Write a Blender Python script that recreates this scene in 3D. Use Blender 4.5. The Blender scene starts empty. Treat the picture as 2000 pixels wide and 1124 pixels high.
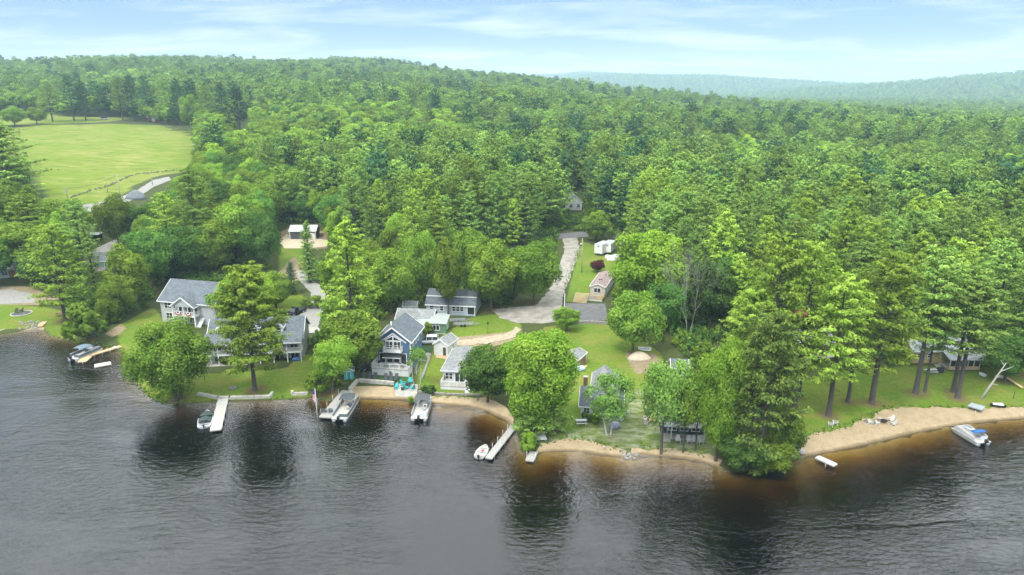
import math, random
import numpy as np
# ---------------------------------------------------------------- camera geometry (drone over the lake)
CAM_H = 56.0; PITCH = math.radians(16.0); FPX = 24.0/36.0*2000.0
def ray(px, py):
    dx = (px-1000.0)/FPX; dy = (562.0-py)/FPX
    c, s = math.cos(PITCH), math.sin(PITCH)
    return np.array([dx, c+dy*s, -s+dy*c])
def plane_pt(px, py, z=0.0):
    d = ray(px, py); t = (z-CAM_H)/d[2]
    return (d[0]*t, d[1]*t)
def az_of(px, py):
    d = ray(px, py); return math.atan2(d[0], d[1])
# ---------------------------------------------------------------- shoreline, ridges and the height of the land
SHORE_PX = [(-160,668),(-60,660),(0,655),(40,647),(85,645),(105,657),(150,668),(200,674),(235,684),(262,700),(262,735),(290,775),(330,790),(395,786),(430,783),(530,782),(565,779),(610,776),(650,784),(685,775),(744,777),(799,779),(847,787),(905,791),(955,803),(992,819),(1004,832),(1012,850),(1020,878),(1036,890),(1052,884),(1080,879),(1130,880),(1190,888),(1226,893),(1252,886),(1300,890),(1350,896),(1392,906),(1415,917),(1480,922),(1540,905),(1565,890),(1620,880),(1680,868),(1750,851),(1800,840),(1850,831),(1900,824),(2000,815),(2150,806),(2300,795)]
SHORE = [plane_pt(*p) for p in SHORE_PX]
SHORE = [(-2500.0,260.0),(-420.0,205.0)] + SHORE + [(330.0,150.0),(2500.0,420.0)]
_S = np.array(SHORE)
LANDPOLY = np.array(SHORE + [(9000.0,500.0),(9000.0,9000.0),(-9000.0,9000.0),(-9000.0,260.0)])
def inside(poly, x, y):
    poly = np.asarray(poly); x = np.asarray(x, float); y = np.asarray(y, float)
    r = np.zeros(x.shape, bool); n = len(poly); j = n-1
    for i in range(n):
        xi, yi = poly[i]; xj, yj = poly[j]
        c = ((yi > y) != (yj > y)) & (x < (xj-xi)*(y-yi)/((yj-yi) if yj != yi else 1e-9)+xi)
        r ^= c; j = i
    return r
def dist_line(pts, x, y, closed=False):
    pts = np.asarray(pts); x = np.asarray(x, float); y = np.asarray(y, float)
    best = np.full(x.shape, 1e9); n = len(pts)
    for i in range(n if closed else n-1):
        ax, ay = pts[i]; bx, by = pts[(i+1) % n]
        vx, vy = bx-ax, by-ay; L = vx*vx+vy*vy+1e-12
        t = np.clip(((x-ax)*vx+(y-ay)*vy)/L, 0, 1)
        best = np.minimum(best, (x-ax-t*vx)**2+(y-ay-t*vy)**2)
    return np.sqrt(best)
# canopy skyline of the near hill: (pixel x, pixel y, distance, canopy height)
RIDGE = [(-700,125,1500),(-300,118,1600),(0,114,1650),(330,111,1650),(520,113,1650),(650,116,1620),(800,123,1560),(900,136,1480),(1000,147,1400),(1100,160,1300),(1200,172,1220),(1300,186,1130),(1400,195,1060),(1500,203,1000),(1600,209,960),(1700,215,920),(1850,221,880),(2000,231,850),(2400,240,800),(2800,245,800)]
_ra, _rR, _rz = [], [], []
for _x, _y, _R in RIDGE:
    d = ray(_x, _y); h = math.hypot(d[0], d[1]); _ra.append(math.atan2(d[0], d[1])); _rR.append(_R); _rz.append(CAM_H+_R*d[2]/h-19.0)
def _farridge(L, R, can):
    a, z = [], []
    for _x, _y in L:
        d = ray(_x, _y); h = math.hypot(d[0], d[1]); a.append(math.atan2(d[0], d[1])); z.append(CAM_H+R*d[2]/h-can)
    return a, z
FAR = [(4200, 800, _farridge([(1250,205),(1480,186),(1600,176),(1700,171),(1780,165),(1850,159),(1920,153),(2000,148),(2300,146),(2700,140)], 4200, 12)),
       (5600, 900, _farridge([(900,175),(1000,165),(1120,152),(1200,149),(1300,151),(1400,152),(1500,159),(1600,164),(1700,170),(1800,176),(2000,185)], 5600, 12)),
       (7000, 900, _farridge([(850,165),(950,152),(1040,142),(1100,140),(1140,136),(1200,138),(1250,142),(1320,143),(1400,144),(1500,149),(1600,158),(1680,163),(1760,164),(1850,172),(2050,178)], 7000, 12))]
def sdist(x, y):
    d = dist_line(_S, x, y); return np.where(inside(LANDPOLY, x, y), d, -d)
def ground(x, y):
    x = np.atleast_1d(np.asarray(x, float)); y = np.atleast_1d(np.asarray(y, float))
    sd = sdist(x, y); r = np.hypot(x, y); a = np.arctan2(x, y)
    L = np.maximum(sd, 0)
    land = 0.55*(1-np.exp(-L/2.0))+0.03*np.minimum(L, 110)
    R = np.interp(a, _ra, _rR); zr = np.interp(a, _ra, _rz)
    u = np.maximum(r-215, 0); base = 3.9
    up = (zr-base)*np.clip(u/(R-215), 0, 1)
    back = np.maximum(r-R, 0)
    hill = up-np.minimum(back*0.12, np.maximum(up-1, 0))
    z = land+np.where(u > 0, hill, 0)
    far = np.zeros_like(z)
    for Rf, w, (fa, fz) in FAR:
        zz = np.interp(a, fa, fz)
        zz = np.where((a < fa[0]) | (a > fa[-1]), fz[0] if fz[0] < fz[-1] else fz[0], zz)
        far = np.maximum(far, zz*np.exp(-((np.minimum(r, Rf)-Rf)/w)**2)*np.where(r > Rf, np.exp(-((r-Rf)/1500)**2), 1))
    z = np.where(r > 1.0*R+80, np.maximum(z, far), z)
    w = np.clip((r-260)/200, 0, 1)
    z = z+w*(1.6*np.sin(x*0.021+1.3)*np.cos(y*0.017)+2.2*np.sin(x*0.0081+y*0.011))
    bed = -0.15*(-np.minimum(sd, 0))
    return np.where(sd >= 0, z, np.maximum(bed, -3.6))
def gz(x, y): return float(ground(x, y)[0])
_GC = {}
def G(px, py, dz=0.0):
    k = (px, py)
    if k not in _GC: _GC[k] = _G(px, py)
    q = _GC[k]; return (q[0], q[1], q[2]+dz)
def _G(px, py, dz=0.0):
    """the spot of ground that the given direction from the drone meets"""
    d = ray(px, py); t = (1.0-CAM_H)/d[2] if d[2] < -0.05 else 600.0
    lo, hi = 60.0, None
    ts = np.concatenate([np.linspace(60, 360, 61), np.geomspace(360, 1500, 90)[1:]])
    z = CAM_H+ts*d[2]; g = ground(ts*d[0], ts*d[1]); g = np.maximum(g, 0.0)
    k = np.argmax(z <= g)
    if k == 0: k = len(ts)-1
    a, b = ts[k-1], ts[k]
    for _ in range(14):
        m = (a+b)/2
        if CAM_H+m*d[2] <= max(gz(m*d[0], m*d[1]), 0.0): b = m
        else: a = m
    x, y = b*d[0], b*d[1]
    return (x, y, max(gz(x, y), 0.0)+dz)
def scale_at(p):
    """pixels of the 2000 px photograph per metre at a point"""
    c, s = math.cos(PITCH), math.sin(PITCH)
    return FPX/(p[1]*c-(p[2]-CAM_H)*s)
def project(p):
    c, s = math.cos(PITCH), math.sin(PITCH); x, y, z = p; z -= CAM_H
    dep = y*c-z*s; u = y*s+z*c
    return (1000+FPX*x/dep, 562-FPX*u/dep)
def height_to(p, py):
    """height above p at which the vertical through p reaches picture row py"""
    d = ray(project(p)[0], py); k = math.hypot(p[0], p[1])/math.hypot(d[0], d[1])
    return CAM_H+k*d[2]-p[2]
import bpy, bmesh
from mathutils import Vector, Matrix
from mathutils.geometry import delaunay_2d_cdt
random.seed(7); RNG = np.random.default_rng(11)
sc = bpy.context.scene
COL = sc.collection
# ---------------------------------------------------------------- camera, sky, sun, exposure
cam = bpy.data.cameras.new('camera'); cam.lens = 24.0; cam.sensor_width = 36.0; cam.clip_start = 0.5; cam.clip_end = 20000
camo = bpy.data.objects.new('camera', cam); COL.objects.link(camo)
camo.location = (0, 0, CAM_H); camo.rotation_euler = (math.radians(90)-PITCH, 0, 0); sc.camera = camo
SUN_EL = math.radians(58); SUN_AZ = math.radians(212)   # azimuth clockwise from +Y: behind the drone, a little to the left
w = bpy.data.worlds.new('World'); sc.world = w; w.use_nodes = True
nt = w.node_tree; nt.nodes.clear()
def N(nt, t, **kw):
    n = nt.nodes.new(t)
    for k, v in kw.items():
        if k in n.bl_rna.properties: setattr(n, k, v)
        else: n.inputs[k].default_value = v
    return n
def mth(nt, op, a, b=None, c=None, clamp=False):
    n = nt.nodes.new('ShaderNodeMath'); n.operation = op; n.use_clamp = clamp
    for i, v in enumerate((a, b, c)):
        if v is None: continue
        if isinstance(v, (int, float)): n.inputs[i].default_value = v
        else: nt.links.new(v, n.inputs[i])
    return n.outputs[0]
def mix(nt, f, a, b, mode='MIX'):
    n = nt.nodes.new('ShaderNodeMix'); n.data_type = 'RGBA'; n.blend_type = mode
    for i, v in ((0, f), (6, a), (7, b)):
        if isinstance(v, (int, float)): n.inputs[i].default_value = v
        elif isinstance(v, (tuple, list)): n.inputs[i].default_value = (*v[:3], 1)
        else: nt.links.new(v, n.inputs[i])
    return n.outputs[2]
def ramp(nt, f, *stops):
    n = nt.nodes.new('ShaderNodeValToRGB'); e = n.color_ramp.elements
    while len(e) < len(stops): e.new(0.5)
    for k, (p, c) in zip(e, stops): k.position = p; k.color = (*c, 1) if len(c) == 3 else c
    nt.links.new(f, n.inputs[0]); return n.outputs[0]
sky = N(nt, 'ShaderNodeTexSky', sky_type='NISHITA', sun_disc=False, sun_elevation=SUN_EL, sun_rotation=SUN_AZ, air_density=1.0, dust_density=2.0, ozone_density=2.0, altitude=100)
geo = N(nt, 'ShaderNodeTexCoord')
sep = N(nt, 'ShaderNodeSeparateXYZ'); nt.links.new(geo.outputs['Generated'], sep.inputs[0])
zc = mth(nt, 'MAXIMUM', sep.outputs[2], 0.0)
den = mth(nt, 'ADD', zc, 0.11)
cx = mth(nt, 'DIVIDE', sep.outputs[0], den); cy = mth(nt, 'DIVIDE', sep.outputs[1], den)
comb = N(nt, 'ShaderNodeCombineXYZ'); nt.links.new(cx, comb.inputs[0]); nt.links.new(cy, comb.inputs[1])
mp = N(nt, 'ShaderNodeMapping'); mp.inputs['Scale'].default_value = (0.55, 0.9, 1); mp.inputs['Rotation'].default_value = (0, 0, 0.5); mp.inputs['Location'].default_value = (1.9, 0.6, 0)
nt.links.new(comb.outputs[0], mp.inputs[0])
n1 = N(nt, 'ShaderNodeTexNoise', **{'Scale': 1.5, 'Detail': 7.0, 'Roughness': 0.55, 'Distortion': 0.35}); nt.links.new(mp.outputs[0], n1.inputs['Vector'])
cl = ramp(nt, n1.outputs[0], (0.47, (0, 0, 0)), (0.68, (1, 1, 1)))
# thin high cloud everywhere, as a hazy summer sky: veil + wisps
hi = N(nt, 'ShaderNodeMapRange', interpolation_type='SMOOTHSTEP'); nt.links.new(zc, hi.inputs[0])
hi.inputs[1].default_value = 0.10; hi.inputs[2].default_value = 0.55; hi.inputs[4].default_value = 0.55
low = N(nt, 'ShaderNodeMapRange', interpolation_type='SMOOTHSTEP'); nt.links.new(zc, low.inputs[0])
low.inputs[1].default_value = 0.0; low.inputs[2].default_value = 0.085; low.inputs[3].default_value = 0.62; low.inputs[4].default_value = 0.05
veil = mth(nt, 'ADD', mth(nt, 'MULTIPLY_ADD', cl, 0.55, low.outputs[0]), hi.outputs[0], clamp=True)
tint = mix(nt, 1.0, sky.outputs[0], (0.86, 1.12, 1.62), 'MULTIPLY')
ccol = mix(nt, hi.outputs[0], (12.4, 12.8, 13.2), (60.0, 63.0, 62.0))   # an overcast veil is brightest overhead
skyc = mix(nt, veil, tint, ccol)
bg = N(nt, 'ShaderNodeBackground', Strength=0.056); nt.links.new(skyc, bg.inputs[0])
out = N(nt, 'ShaderNodeOutputWorld'); nt.links.new(bg.outputs[0], out.inputs[0])
sun = bpy.data.lights.new('sun', 'SUN'); sun.energy = 2.1; sun.angle = math.radians(14); sun.color = (1.0, 0.96, 0.88)
suno = bpy.data.objects.new('sun', sun); COL.objects.link(suno)
sdir = Vector((math.sin(SUN_AZ)*math.cos(SUN_EL), math.cos(SUN_AZ)*math.cos(SUN_EL), math.sin(SUN_EL)))
suno.rotation_euler = sdir.to_track_quat('Z', 'Y').to_euler(); suno.location = (0, 0, 300)
sc.view_settings.view_transform = 'Standard'; sc.view_settings.look = 'None'; sc.view_settings.gamma = 1.0
sc.view_settings.exposure = 0.85; sc.view_settings.use_curve_mapping = False
sc.render.engine = 'CYCLES'
cy_ = sc.cycles; cy_.max_bounces = 5; cy_.diffuse_bounces = 3; cy_.glossy_bounces = 3; cy_.transmission_bounces = 3; cy_.transparent_max_bounces = 8; cy_.volume_bounces = 0
cy_.use_denoising = True; cy_.caustics_reflective = False; cy_.caustics_refractive = False; cy_.sample_clamp_indirect = 6.0
# ---------------------------------------------------------------- materials
MATS = {}
def mat(name, col=(0.5, 0.5, 0.5), rough=0.7, var=0.12, scale=3.0, metal=0.0, bump=0.0, col2=None, spec=0.4, stretch=None):
    """procedural paint, wood, metal...: base colour broken up by two noises, optional relief"""
    if name in MATS: return MATS[name]
    m = bpy.data.materials.new(name); m.use_nodes = True; t = m.node_tree; b = t.nodes['Principled BSDF']
    tc = N(t, 'ShaderNodeTexCoord'); src = tc.outputs['Object']
    if stretch:
        mp = N(t, 'ShaderNodeMapping'); mp.inputs['Scale'].default_value = stretch; t.links.new(src, mp.inputs[0]); src = mp.outputs[0]
    n = N(t, 'ShaderNodeTexNoise', **{'Scale': scale, 'Detail': 5.0, 'Roughness': 0.65}); t.links.new(src, n.inputs['Vector'])
    c2 = col2 if col2 else tuple(c*(1-2.2*var) for c in col)
    r = ramp(t, n.outputs[0], (0.3, c2), (0.68, tuple(min(1, c*(1+var*0.6)) for c in col)))
    t.links.new(r, b.inputs['Base Color']); b.inputs['Roughness'].default_value = rough; b.inputs['Metallic'].default_value = metal
    b.inputs['Specular IOR Level'].default_value = spec
    if bump:
        bp = N(t, 'ShaderNodeBump', Strength=bump, Distance=0.03); t.links.new(n.outputs[0], bp.inputs['Height']); t.links.new(bp.outputs[0], b.inputs['Normal'])
    MATS[name] = m; return m
def siding(name, col, pitch=0.16, vertical=False):
    if name in MATS: return MATS[name]
    m = mat(name, col, 0.65, 0.08, 1.2); t = m.node_tree; b = t.nodes['Principled BSDF']
    tc = N(t, 'ShaderNodeTexCoord'); wv = N(t, 'ShaderNodeTexWave', wave_type='BANDS', bands_direction='X' if vertical else 'Z', wave_profile='SAW', **{'Scale': 0.314/pitch, 'Distortion': 0.0})
    t.links.new(tc.outputs['Object'], wv.inputs[0])
    bp = N(t, 'ShaderNodeBump', Strength=0.55, Distance=0.04); t.links.new(wv.outputs[1], bp.inputs['Height']); t.links.new(bp.outputs[0], b.inputs['Normal'])
    return m
def shingle(name, col):
    """asphalt roof: courses of tabs as fine relief and tone"""
    if name in MATS: return MATS[name]
    m = bpy.data.materials.new(name); m.use_nodes = True; t = m.node_tree; b = t.nodes['Principled BSDF']
    tc = N(t, 'ShaderNodeTexCoord'); br = N(t, 'ShaderNodeTexBrick', **{'Scale': 1.0, 'Mortar Size': 0.015, 'Brick Width': 0.45, 'Row Height': 0.2})
    br.inputs['Color1'].default_value = (*[c*1.25 for c in col], 1); br.inputs['Color2'].default_value = (*[c*0.72 for c in col], 1); br.inputs['Mortar'].default_value = (*[c*0.45 for c in col], 1)
    t.links.new(tc.outputs['UV'], br.inputs[0])
    n = N(t, 'ShaderNodeTexNoise', **{'Scale': 0.8, 'Detail': 6.0, 'Roughness': 0.7}); t.links.new(tc.outputs['Object'], n.inputs[0])
    c = mix(t, 0.6, br.outputs[0], ramp(t, n.outputs[0], (0.3, (0.55, 0.55, 0.55)), (0.7, (1.25, 1.25, 1.22))), 'MULTIPLY')
    t.links.new(c, b.inputs['Base Color']); b.inputs['Roughness'].default_value = 0.85
    bp = N(t, 'ShaderNodeBump', Strength=0.4, Distance=0.03); t.links.new(br.outputs[1], bp.inputs['Height']); bp.invert = True; t.links.new(bp.outputs[0], b.inputs['Normal'])
    MATS[name] = m; return m
def glass(name='window_glass', col=(0.02, 0.028, 0.035)):
    if name in MATS: return MATS[name]
    m = mat(name, col, 0.06, 0.3, 0.6, spec=0.8); return m
def foliage(name, c1, c2, c3, trans=0.32, hv=0.02):
    """leaves: tone varies per leaf clump (face attribute) and per tree (object random)"""
    if name in MATS: return MATS[name]
    m = bpy.data.materials.new(name); m.use_nodes = True; t = m.node_tree; t.nodes.clear()
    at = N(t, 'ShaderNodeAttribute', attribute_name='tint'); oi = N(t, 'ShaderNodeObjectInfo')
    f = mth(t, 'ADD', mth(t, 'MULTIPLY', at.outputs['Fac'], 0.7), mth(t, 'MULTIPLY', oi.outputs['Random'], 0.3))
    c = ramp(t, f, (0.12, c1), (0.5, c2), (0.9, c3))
    hs = N(t, 'ShaderNodeHueSaturation', Saturation=0.95)
    t.links.new(mth(t, 'MULTIPLY_ADD', oi.outputs['Random'], hv*2, 0.5-hv), hs.inputs['Hue'])
    r2 = mth(t, 'FRACT', mth(t, 'MULTIPLY', oi.outputs['Random'], 17.31))
    t.links.new(mth(t, 'MULTIPLY_ADD', r2, 0.56, 0.78), hs.inputs['Value']); t.links.new(c, hs.inputs['Color'])
    d = N(t, 'ShaderNodeBsdfDiffuse'); tr = N(t, 'ShaderNodeBsdfTranslucent')
    t.links.new(hs.outputs[0], d.inputs[0]); t.links.new(mix(t, 1.0, hs.outputs[0], (1.15, 1.1, 0.6), 'MULTIPLY'), tr.inputs[0])
    mx = N(t, 'ShaderNodeMixShader', Fac=trans); t.links.new(d.outputs[0], mx.inputs[1]); t.links.new(tr.outputs[0], mx.inputs[2])
    o = N(t, 'ShaderNodeOutputMaterial'); t.links.new(mx.outputs[0], o.inputs[0])
    MATS[name] = m; return m
# ---------------------------------------------------------------- mesh helpers
def link(name, me, m=None, parent=None):
    if m is not None and not me.materials: me.materials.append(m)
    o = bpy.data.objects.new(name, me); COL.objects.link(o)
    if parent is not None: o.parent = parent
    return o
def tag(o, label=None, cat=None, group=None, kind=None):
    for k, v in (('label', label), ('category', cat), ('group', group), ('kind', kind)):
        if v: o[k] = v
    return o
def thing(name, label, cat, loc, rz=0.0, group=None):
    o = bpy.data.objects.new(name, None); COL.objects.link(o); o.empty_display_size = 0.3
    o.location = loc; o.rotation_euler = (0, 0, rz); return tag(o, label, cat, group)
class MB:
    """collects boxes, bars, tubes and prisms; build() links them as one mesh object"""
    def __init__(s): s.v = []; s.f = []; s.sm = []
    def add(s, vs, fs, sm=False):
        k = len(s.v); s.v += [tuple(map(float, v)) for v in vs]; s.f += [tuple(i+k for i in f) for f in fs]; s.sm += [sm]*len(fs); return s
    def box(s, x0, x1, y0, y1, z0, z1):
        return s.add([(x0,y0,z0),(x1,y0,z0),(x1,y1,z0),(x0,y1,z0),(x0,y0,z1),(x1,y0,z1),(x1,y1,z1),(x0,y1,z1)], [(0,3,2,1),(4,5,6,7),(0,1,5,4),(1,2,6,5),(2,3,7,6),(3,0,4,7)])
    def cbox(s, c, size): return s.box(c[0]-size[0]/2, c[0]+size[0]/2, c[1]-size[1]/2, c[1]+size[1]/2, c[2]-size[2]/2, c[2]+size[2]/2)
    def bar(s, a, b, w, h=None):
        h = h or w; a = Vector(a); b = Vector(b); d = (b-a).normalized(); up = Vector((0,0,1)) if abs(d.z) < 0.95 else Vector((0,1,0))
        r = d.cross(up).normalized()*w/2; u = r.cross(d).normalized()*h/2
        return s.add([a-r-u, a+r-u, a+r+u, a-r+u, b-r-u, b+r-u, b+r+u, b-r+u], [(0,1,2,3),(7,6,5,4),(0,4,5,1),(1,5,6,2),(2,6,7,3),(3,7,4,0)])
    def tube(s, pts, rad, n=6, cap=True):
        if isinstance(rad, (int, float)): rad = [rad]*len(pts)
        pts = [Vector(p) for p in pts]; ring = []; vs = []; fs = []
        for i, p in enumerate(pts):
            d = (pts[min(i+1, len(pts)-1)]-pts[max(i-1, 0)]).normalized()
            ref = Vector((1,0,0)) if abs(d.x) < 0.9 else Vector((0,1,0)); a = d.cross(ref).normalized(); b = d.cross(a)
            vs += [p+(a*math.cos(2*math.pi*k/n)+b*math.sin(2*math.pi*k/n))*rad[i] for k in range(n)]
        for i in range(len(pts)-1):
            for k in range(n): fs.append((i*n+k, i*n+(k+1) % n, (i+1)*n+(k+1) % n, (i+1)*n+k))
        if cap: fs += [tuple(range(n)), tuple(range((len(pts)-1)*n, len(pts)*n))[::-1]]
        return s.add(vs, fs, n > 5)
    def prism(s, poly, d):
        """poly: coplanar 3-d points; pushed along the vector d"""
        n = len(poly); d = Vector(d); a = [Vector(p) for p in poly]
        return s.add(a+[p+d for p in a], [tuple(range(n))[::-1], tuple(range(n, 2*n))]+[(i, (i+1) % n, n+(i+1) % n, n+i) for i in range(n)])
    def lathe(s, prof, n=12, c=(0,0,0)):
        vs = [(c[0]+r*math.cos(2*math.pi*k/n), c[1]+r*math.sin(2*math.pi*k/n), c[2]+z) for r, z in prof for k in range(n)]
        fs = [(i*n+k, i*n+(k+1) % n, (i+1)*n+(k+1) % n, (i+1)*n+k) for i in range(len(prof)-1) for k in range(n)]
        return s.add(vs, fs, True)
    def loft(s, rings, closed=True, caps=True, sm=True):
        n = len(rings[0]); vs = [p for r in rings for p in r]; fs = []
        for i in range(len(rings)-1):
            for k in range(n if closed else n-1): fs.append((i*n+k, i*n+(k+1) % n, (i+1)*n+(k+1) % n, (i+1)*n+k))
        if caps: fs += [tuple(range(n))[::-1], tuple(range((len(rings)-1)*n, len(rings)*n))]
        return s.add(vs, fs, sm)
    def mesh(s, name):
        me = bpy.data.meshes.new(name); me.from_pydata(s.v, [], s.f)
        if any(s.sm): me.polygons.foreach_set('use_smooth', s.sm)
        me.update(); return me
    def build(s, name, m, parent=None, recalc=True):
        me = s.mesh(name)
        if recalc:
            bm = bmesh.new(); bm.from_mesh(me); bmesh.ops.recalc_face_normals(bm, faces=bm.faces); bm.to_mesh(me); bm.free()
        return link(name, me, m, parent)
def np_mesh(name, V, F, tint=None):
    """fast mesh from arrays; F is (n,4) or (n,3)"""
    me = bpy.data.meshes.new(name); n, k = F.shape
    me.vertices.add(len(V)); me.vertices.foreach_set('co', np.asarray(V, np.float32).ravel())
    me.loops.add(n*k); me.loops.foreach_set('vertex_index', F.astype(np.int32).ravel())
    me.polygons.add(n); me.polygons.foreach_set('loop_start', np.arange(0, n*k, k, dtype=np.int32))
    if tint is not None:
        a = me.attributes.new('tint', 'FLOAT', 'FACE'); a.data.foreach_set('value', np.asarray(tint, np.float32))
    me.update(calc_edges=True); me.validate(); return me
# ---------------------------------------------------------------- clearings, lawns, field (outlines on the ground)
def gpoly(pts): return [G(*p)[:2] for p in pts]
LAWN = [gpoly(p) for p in (
    [(0,592),(90,600),(140,612),(150,668),(105,657),(85,640),(30,642),(-60,655),(-80,600)],
    [(225,640),(300,600),(330,640),(310,680),(262,700),(235,684)],
    [(262,735),(290,775),(330,790),(430,783),(565,779),(612,776),(625,700),(590,690),(560,720),(420,730),(330,730)],
    [(545,575),(585,570),(600,590),(570,610),(535,600)], [(545,480),(590,476),(600,530),(575,560),(545,545)],
    [(815,760),(820,700),(835,690),(870,650),(920,620),(1010,610),(1020,650),(940,690),(960,760),(955,785),(860,775)],
    [(1060,640),(1120,632),(1200,630),(1290,690),(1310,760),(1220,860),(1130,855),(1100,870),(1060,850),(1080,760)],
    [(1125,640),(1215,640),(1240,690),(1130,690)],
    [(1135,470),(1215,500),(1210,540),(1150,590),(1105,590)],
    [(1540,900),(1560,880),(1640,860),(1760,810),(2000,800),(2200,790),(2200,720),(1950,720),(1800,715),(1700,720),(1560,740),(1520,860)],
    [(1280,760),(1400,800),(1400,890),(1250,880)])]
FIELD = [gpoly([(-60,262),(20,248),(120,243),(250,241),(310,243),(350,256),(385,268),(380,300),(372,335),(300,345),(262,362),(240,382),(200,398),(150,402),(100,400),(60,330),(-80,300)]), gpoly([(-60,236),(10,216),(60,220),(120,228),(250,231),(250,238),(120,240),(20,245),(-60,255)])]
DIRT = [gpoly(p) for p in ([(545,455),(575,440),(640,452),(640,485),(560,485)], [(860,662),(1005,648),(1010,672),(880,680)], [(0,560),(60,560),(120,585),(80,596),(-60,596)],
    [(1220,690),(1280,690),(1300,730),(1240,730)], [(535,540),(575,500),(600,535),(560,560)], [(205,652),(238,632),(246,642),(224,660)])]
SHOREGRASS = [gpoly([(1050,862),(1130,840),(1240,760),(1290,760),(1400,868),(1390,895),(1230,880),(1100,872)])]
BEACHZONE = [gpoly(p) for p in ([(660,760),(830,765),(1000,800),(1010,850),(930,830),(840,815),(690,800)], [(1035,870),(1110,855),(1220,870),(1400,880),(1410,925),(1220,930),(1040,910)],
    [(1550,895),(1640,840),(1760,800),(2100,780),(2200,860),(1900,870),(1650,920),(1560,930)], [(30,640),(90,632),(110,660),(40,665)])]
def axis(lo, d0, d1, hi, step, g):
    a = list(np.arange(d0, d1, step)); s = step; v = a[-1]
    while v < hi: s *= g; v += s; a.append(v)
    s = step; v = a[0]; pre = []
    while v > lo: s *= g; v -= s; pre.append(v)
    return np.array(pre[::-1]+a)
gx = axis(-9000, -112, 116, 9000, 1.2, 1.06); gy = axis(-300, 84, 190, 9500, 1.2, 1.05)
X, Y = np.meshgrid(gx, gy); Z = ground(X.ravel(), Y.ravel())
V = np.stack([X.ravel(), Y.ravel(), Z], 1); nx, ny = len(gx), len(gy)
I = np.arange((nx-1)*(ny-1)); I = I+I//(nx-1); F = np.stack([I, I+1, I+1+nx, I+nx], 1)
me = np_mesh('ground', V, F)
def soft(polys, width=1.6):
    r = np.zeros(len(V))
    for p in polys:
        p = np.array(p); lo = p.min(0)-10; hi = p.max(0)+10
        k = np.where((V[:,0] > lo[0]) & (V[:,0] < hi[0]) & (V[:,1] > lo[1]) & (V[:,1] < hi[1]))[0]
        if len(k) == 0: continue
        d = dist_line(p, V[k,0], V[k,1], True); d = np.where(inside(p, V[k,0], V[k,1]), d, -d)
        r[k] = np.maximum(r[k], np.clip(0.5+d/width, 0, 1))
    return r
sd = sdist(V[:,0], V[:,1])
for nm, val in (('lawn', soft(LAWN)), ('field', soft(FIELD, 4)), ('dirt', soft(DIRT, 2)), ('dry', soft(SHOREGRASS, 5)), ('bed', np.clip(0.5-(sd+0.3)/1.2, 0, 1)), ('beach', soft(BEACHZONE, 8))):
    a = me.attributes.new(nm, 'FLOAT', 'POINT'); a.data.foreach_set('value', val.astype(np.float32))
me.polygons.foreach_set('use_smooth', np.ones(len(F), bool))
m = bpy.data.materials.new('ground'); m.use_nodes = True; t = m.node_tree; b = t.nodes['Principled BSDF']
def noise(t, scale, detail=5.0, rough=0.65, stretch=None, dist=0.0):
    tc = N(t, 'ShaderNodeTexCoord'); src = tc.outputs['Object']
    if stretch:
        mp = N(t, 'ShaderNodeMapping'); mp.inputs['Scale'].default_value = stretch; t.links.new(src, mp.inputs[0]); src = mp.outputs[0]
    n = N(t, 'ShaderNodeTexNoise', **{'Scale': scale, 'Detail': detail, 'Roughness': rough, 'Distortion': dist}); t.links.new(src, n.inputs['Vector']); return n.outputs[0]
def att(t, n): return N(t, 'ShaderNodeAttribute', attribute_name=n).outputs['Fac']
nf, nm_, nl = noise(t, 1.3, 7, 0.8), noise(t, 0.22, 6, 0.7), noise(t, 0.035, 4)
wood = mix(t, ramp(t, nf, (0.35, (0, 0, 0)), (0.65, (1, 1, 1))), (0.055, 0.048, 0.026), (0.06, 0.095, 0.022))
g1 = ramp(t, nf, (0.25, (0.05, 0.098, 0.010)), (0.5, (0.115, 0.175, 0.020)), (0.75, (0.19, 0.23, 0.045)))
worn = ramp(t, noise(t, 0.55, 6, 0.75), (0.56, (0, 0, 0)), (0.66, (1, 1, 1)))
lawn = mix(t, ramp(t, nm_, (0.45, (0, 0, 0)), (0.68, (0.75, 0.75, 0.75))), g1, (0.185, 0.165, 0.045))
f1 = ramp(t, noise(t, 0.16, 7, 0.75, (0.5, 1.3, 1)), (0.34, (0.08, 0.13, 0.018)), (0.5, (0.16, 0.195, 0.035)), (0.68, (0.26, 0.25, 0.085)))
fld = mix(t, ramp(t, nl, (0.45, (0, 0, 0)), (0.6, (0.7, 0.7, 0.7))), f1, (0.115, 0.18, 0.015))
drt = ramp(t, nf, (0.3, (0.154, 0.119, 0.070)), (0.7, (0.322, 0.259, 0.168)))
dry = ramp(t, noise(t, 0.8, 6, 0.7, (0.5, 1, 1)), (0.42, (0.090, 0.120, 0.030)), (0.62, (0.255, 0.270, 0.180)))
bed = mix(t, att(t, 'beach'), ramp(t, nm_, (0.3, (0.11, 0.085, 0.045)), (0.7, (0.2, 0.15, 0.08))), ramp(t, nm_, (0.3, (0.33, 0.25, 0.11)), (0.7, (0.55, 0.42, 0.22))))
edge = mth(t, 'MULTIPLY_ADD', nf, 0.5, -0.25)
def masked(base, over, a, k=1.0): return mix(t, mth(t, 'MULTIPLY', ramp(t, mth(t, 'ADD', att(t, a), edge), (0.35, (0, 0, 0)), (0.65, (1, 1, 1))), k), base, over)
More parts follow.
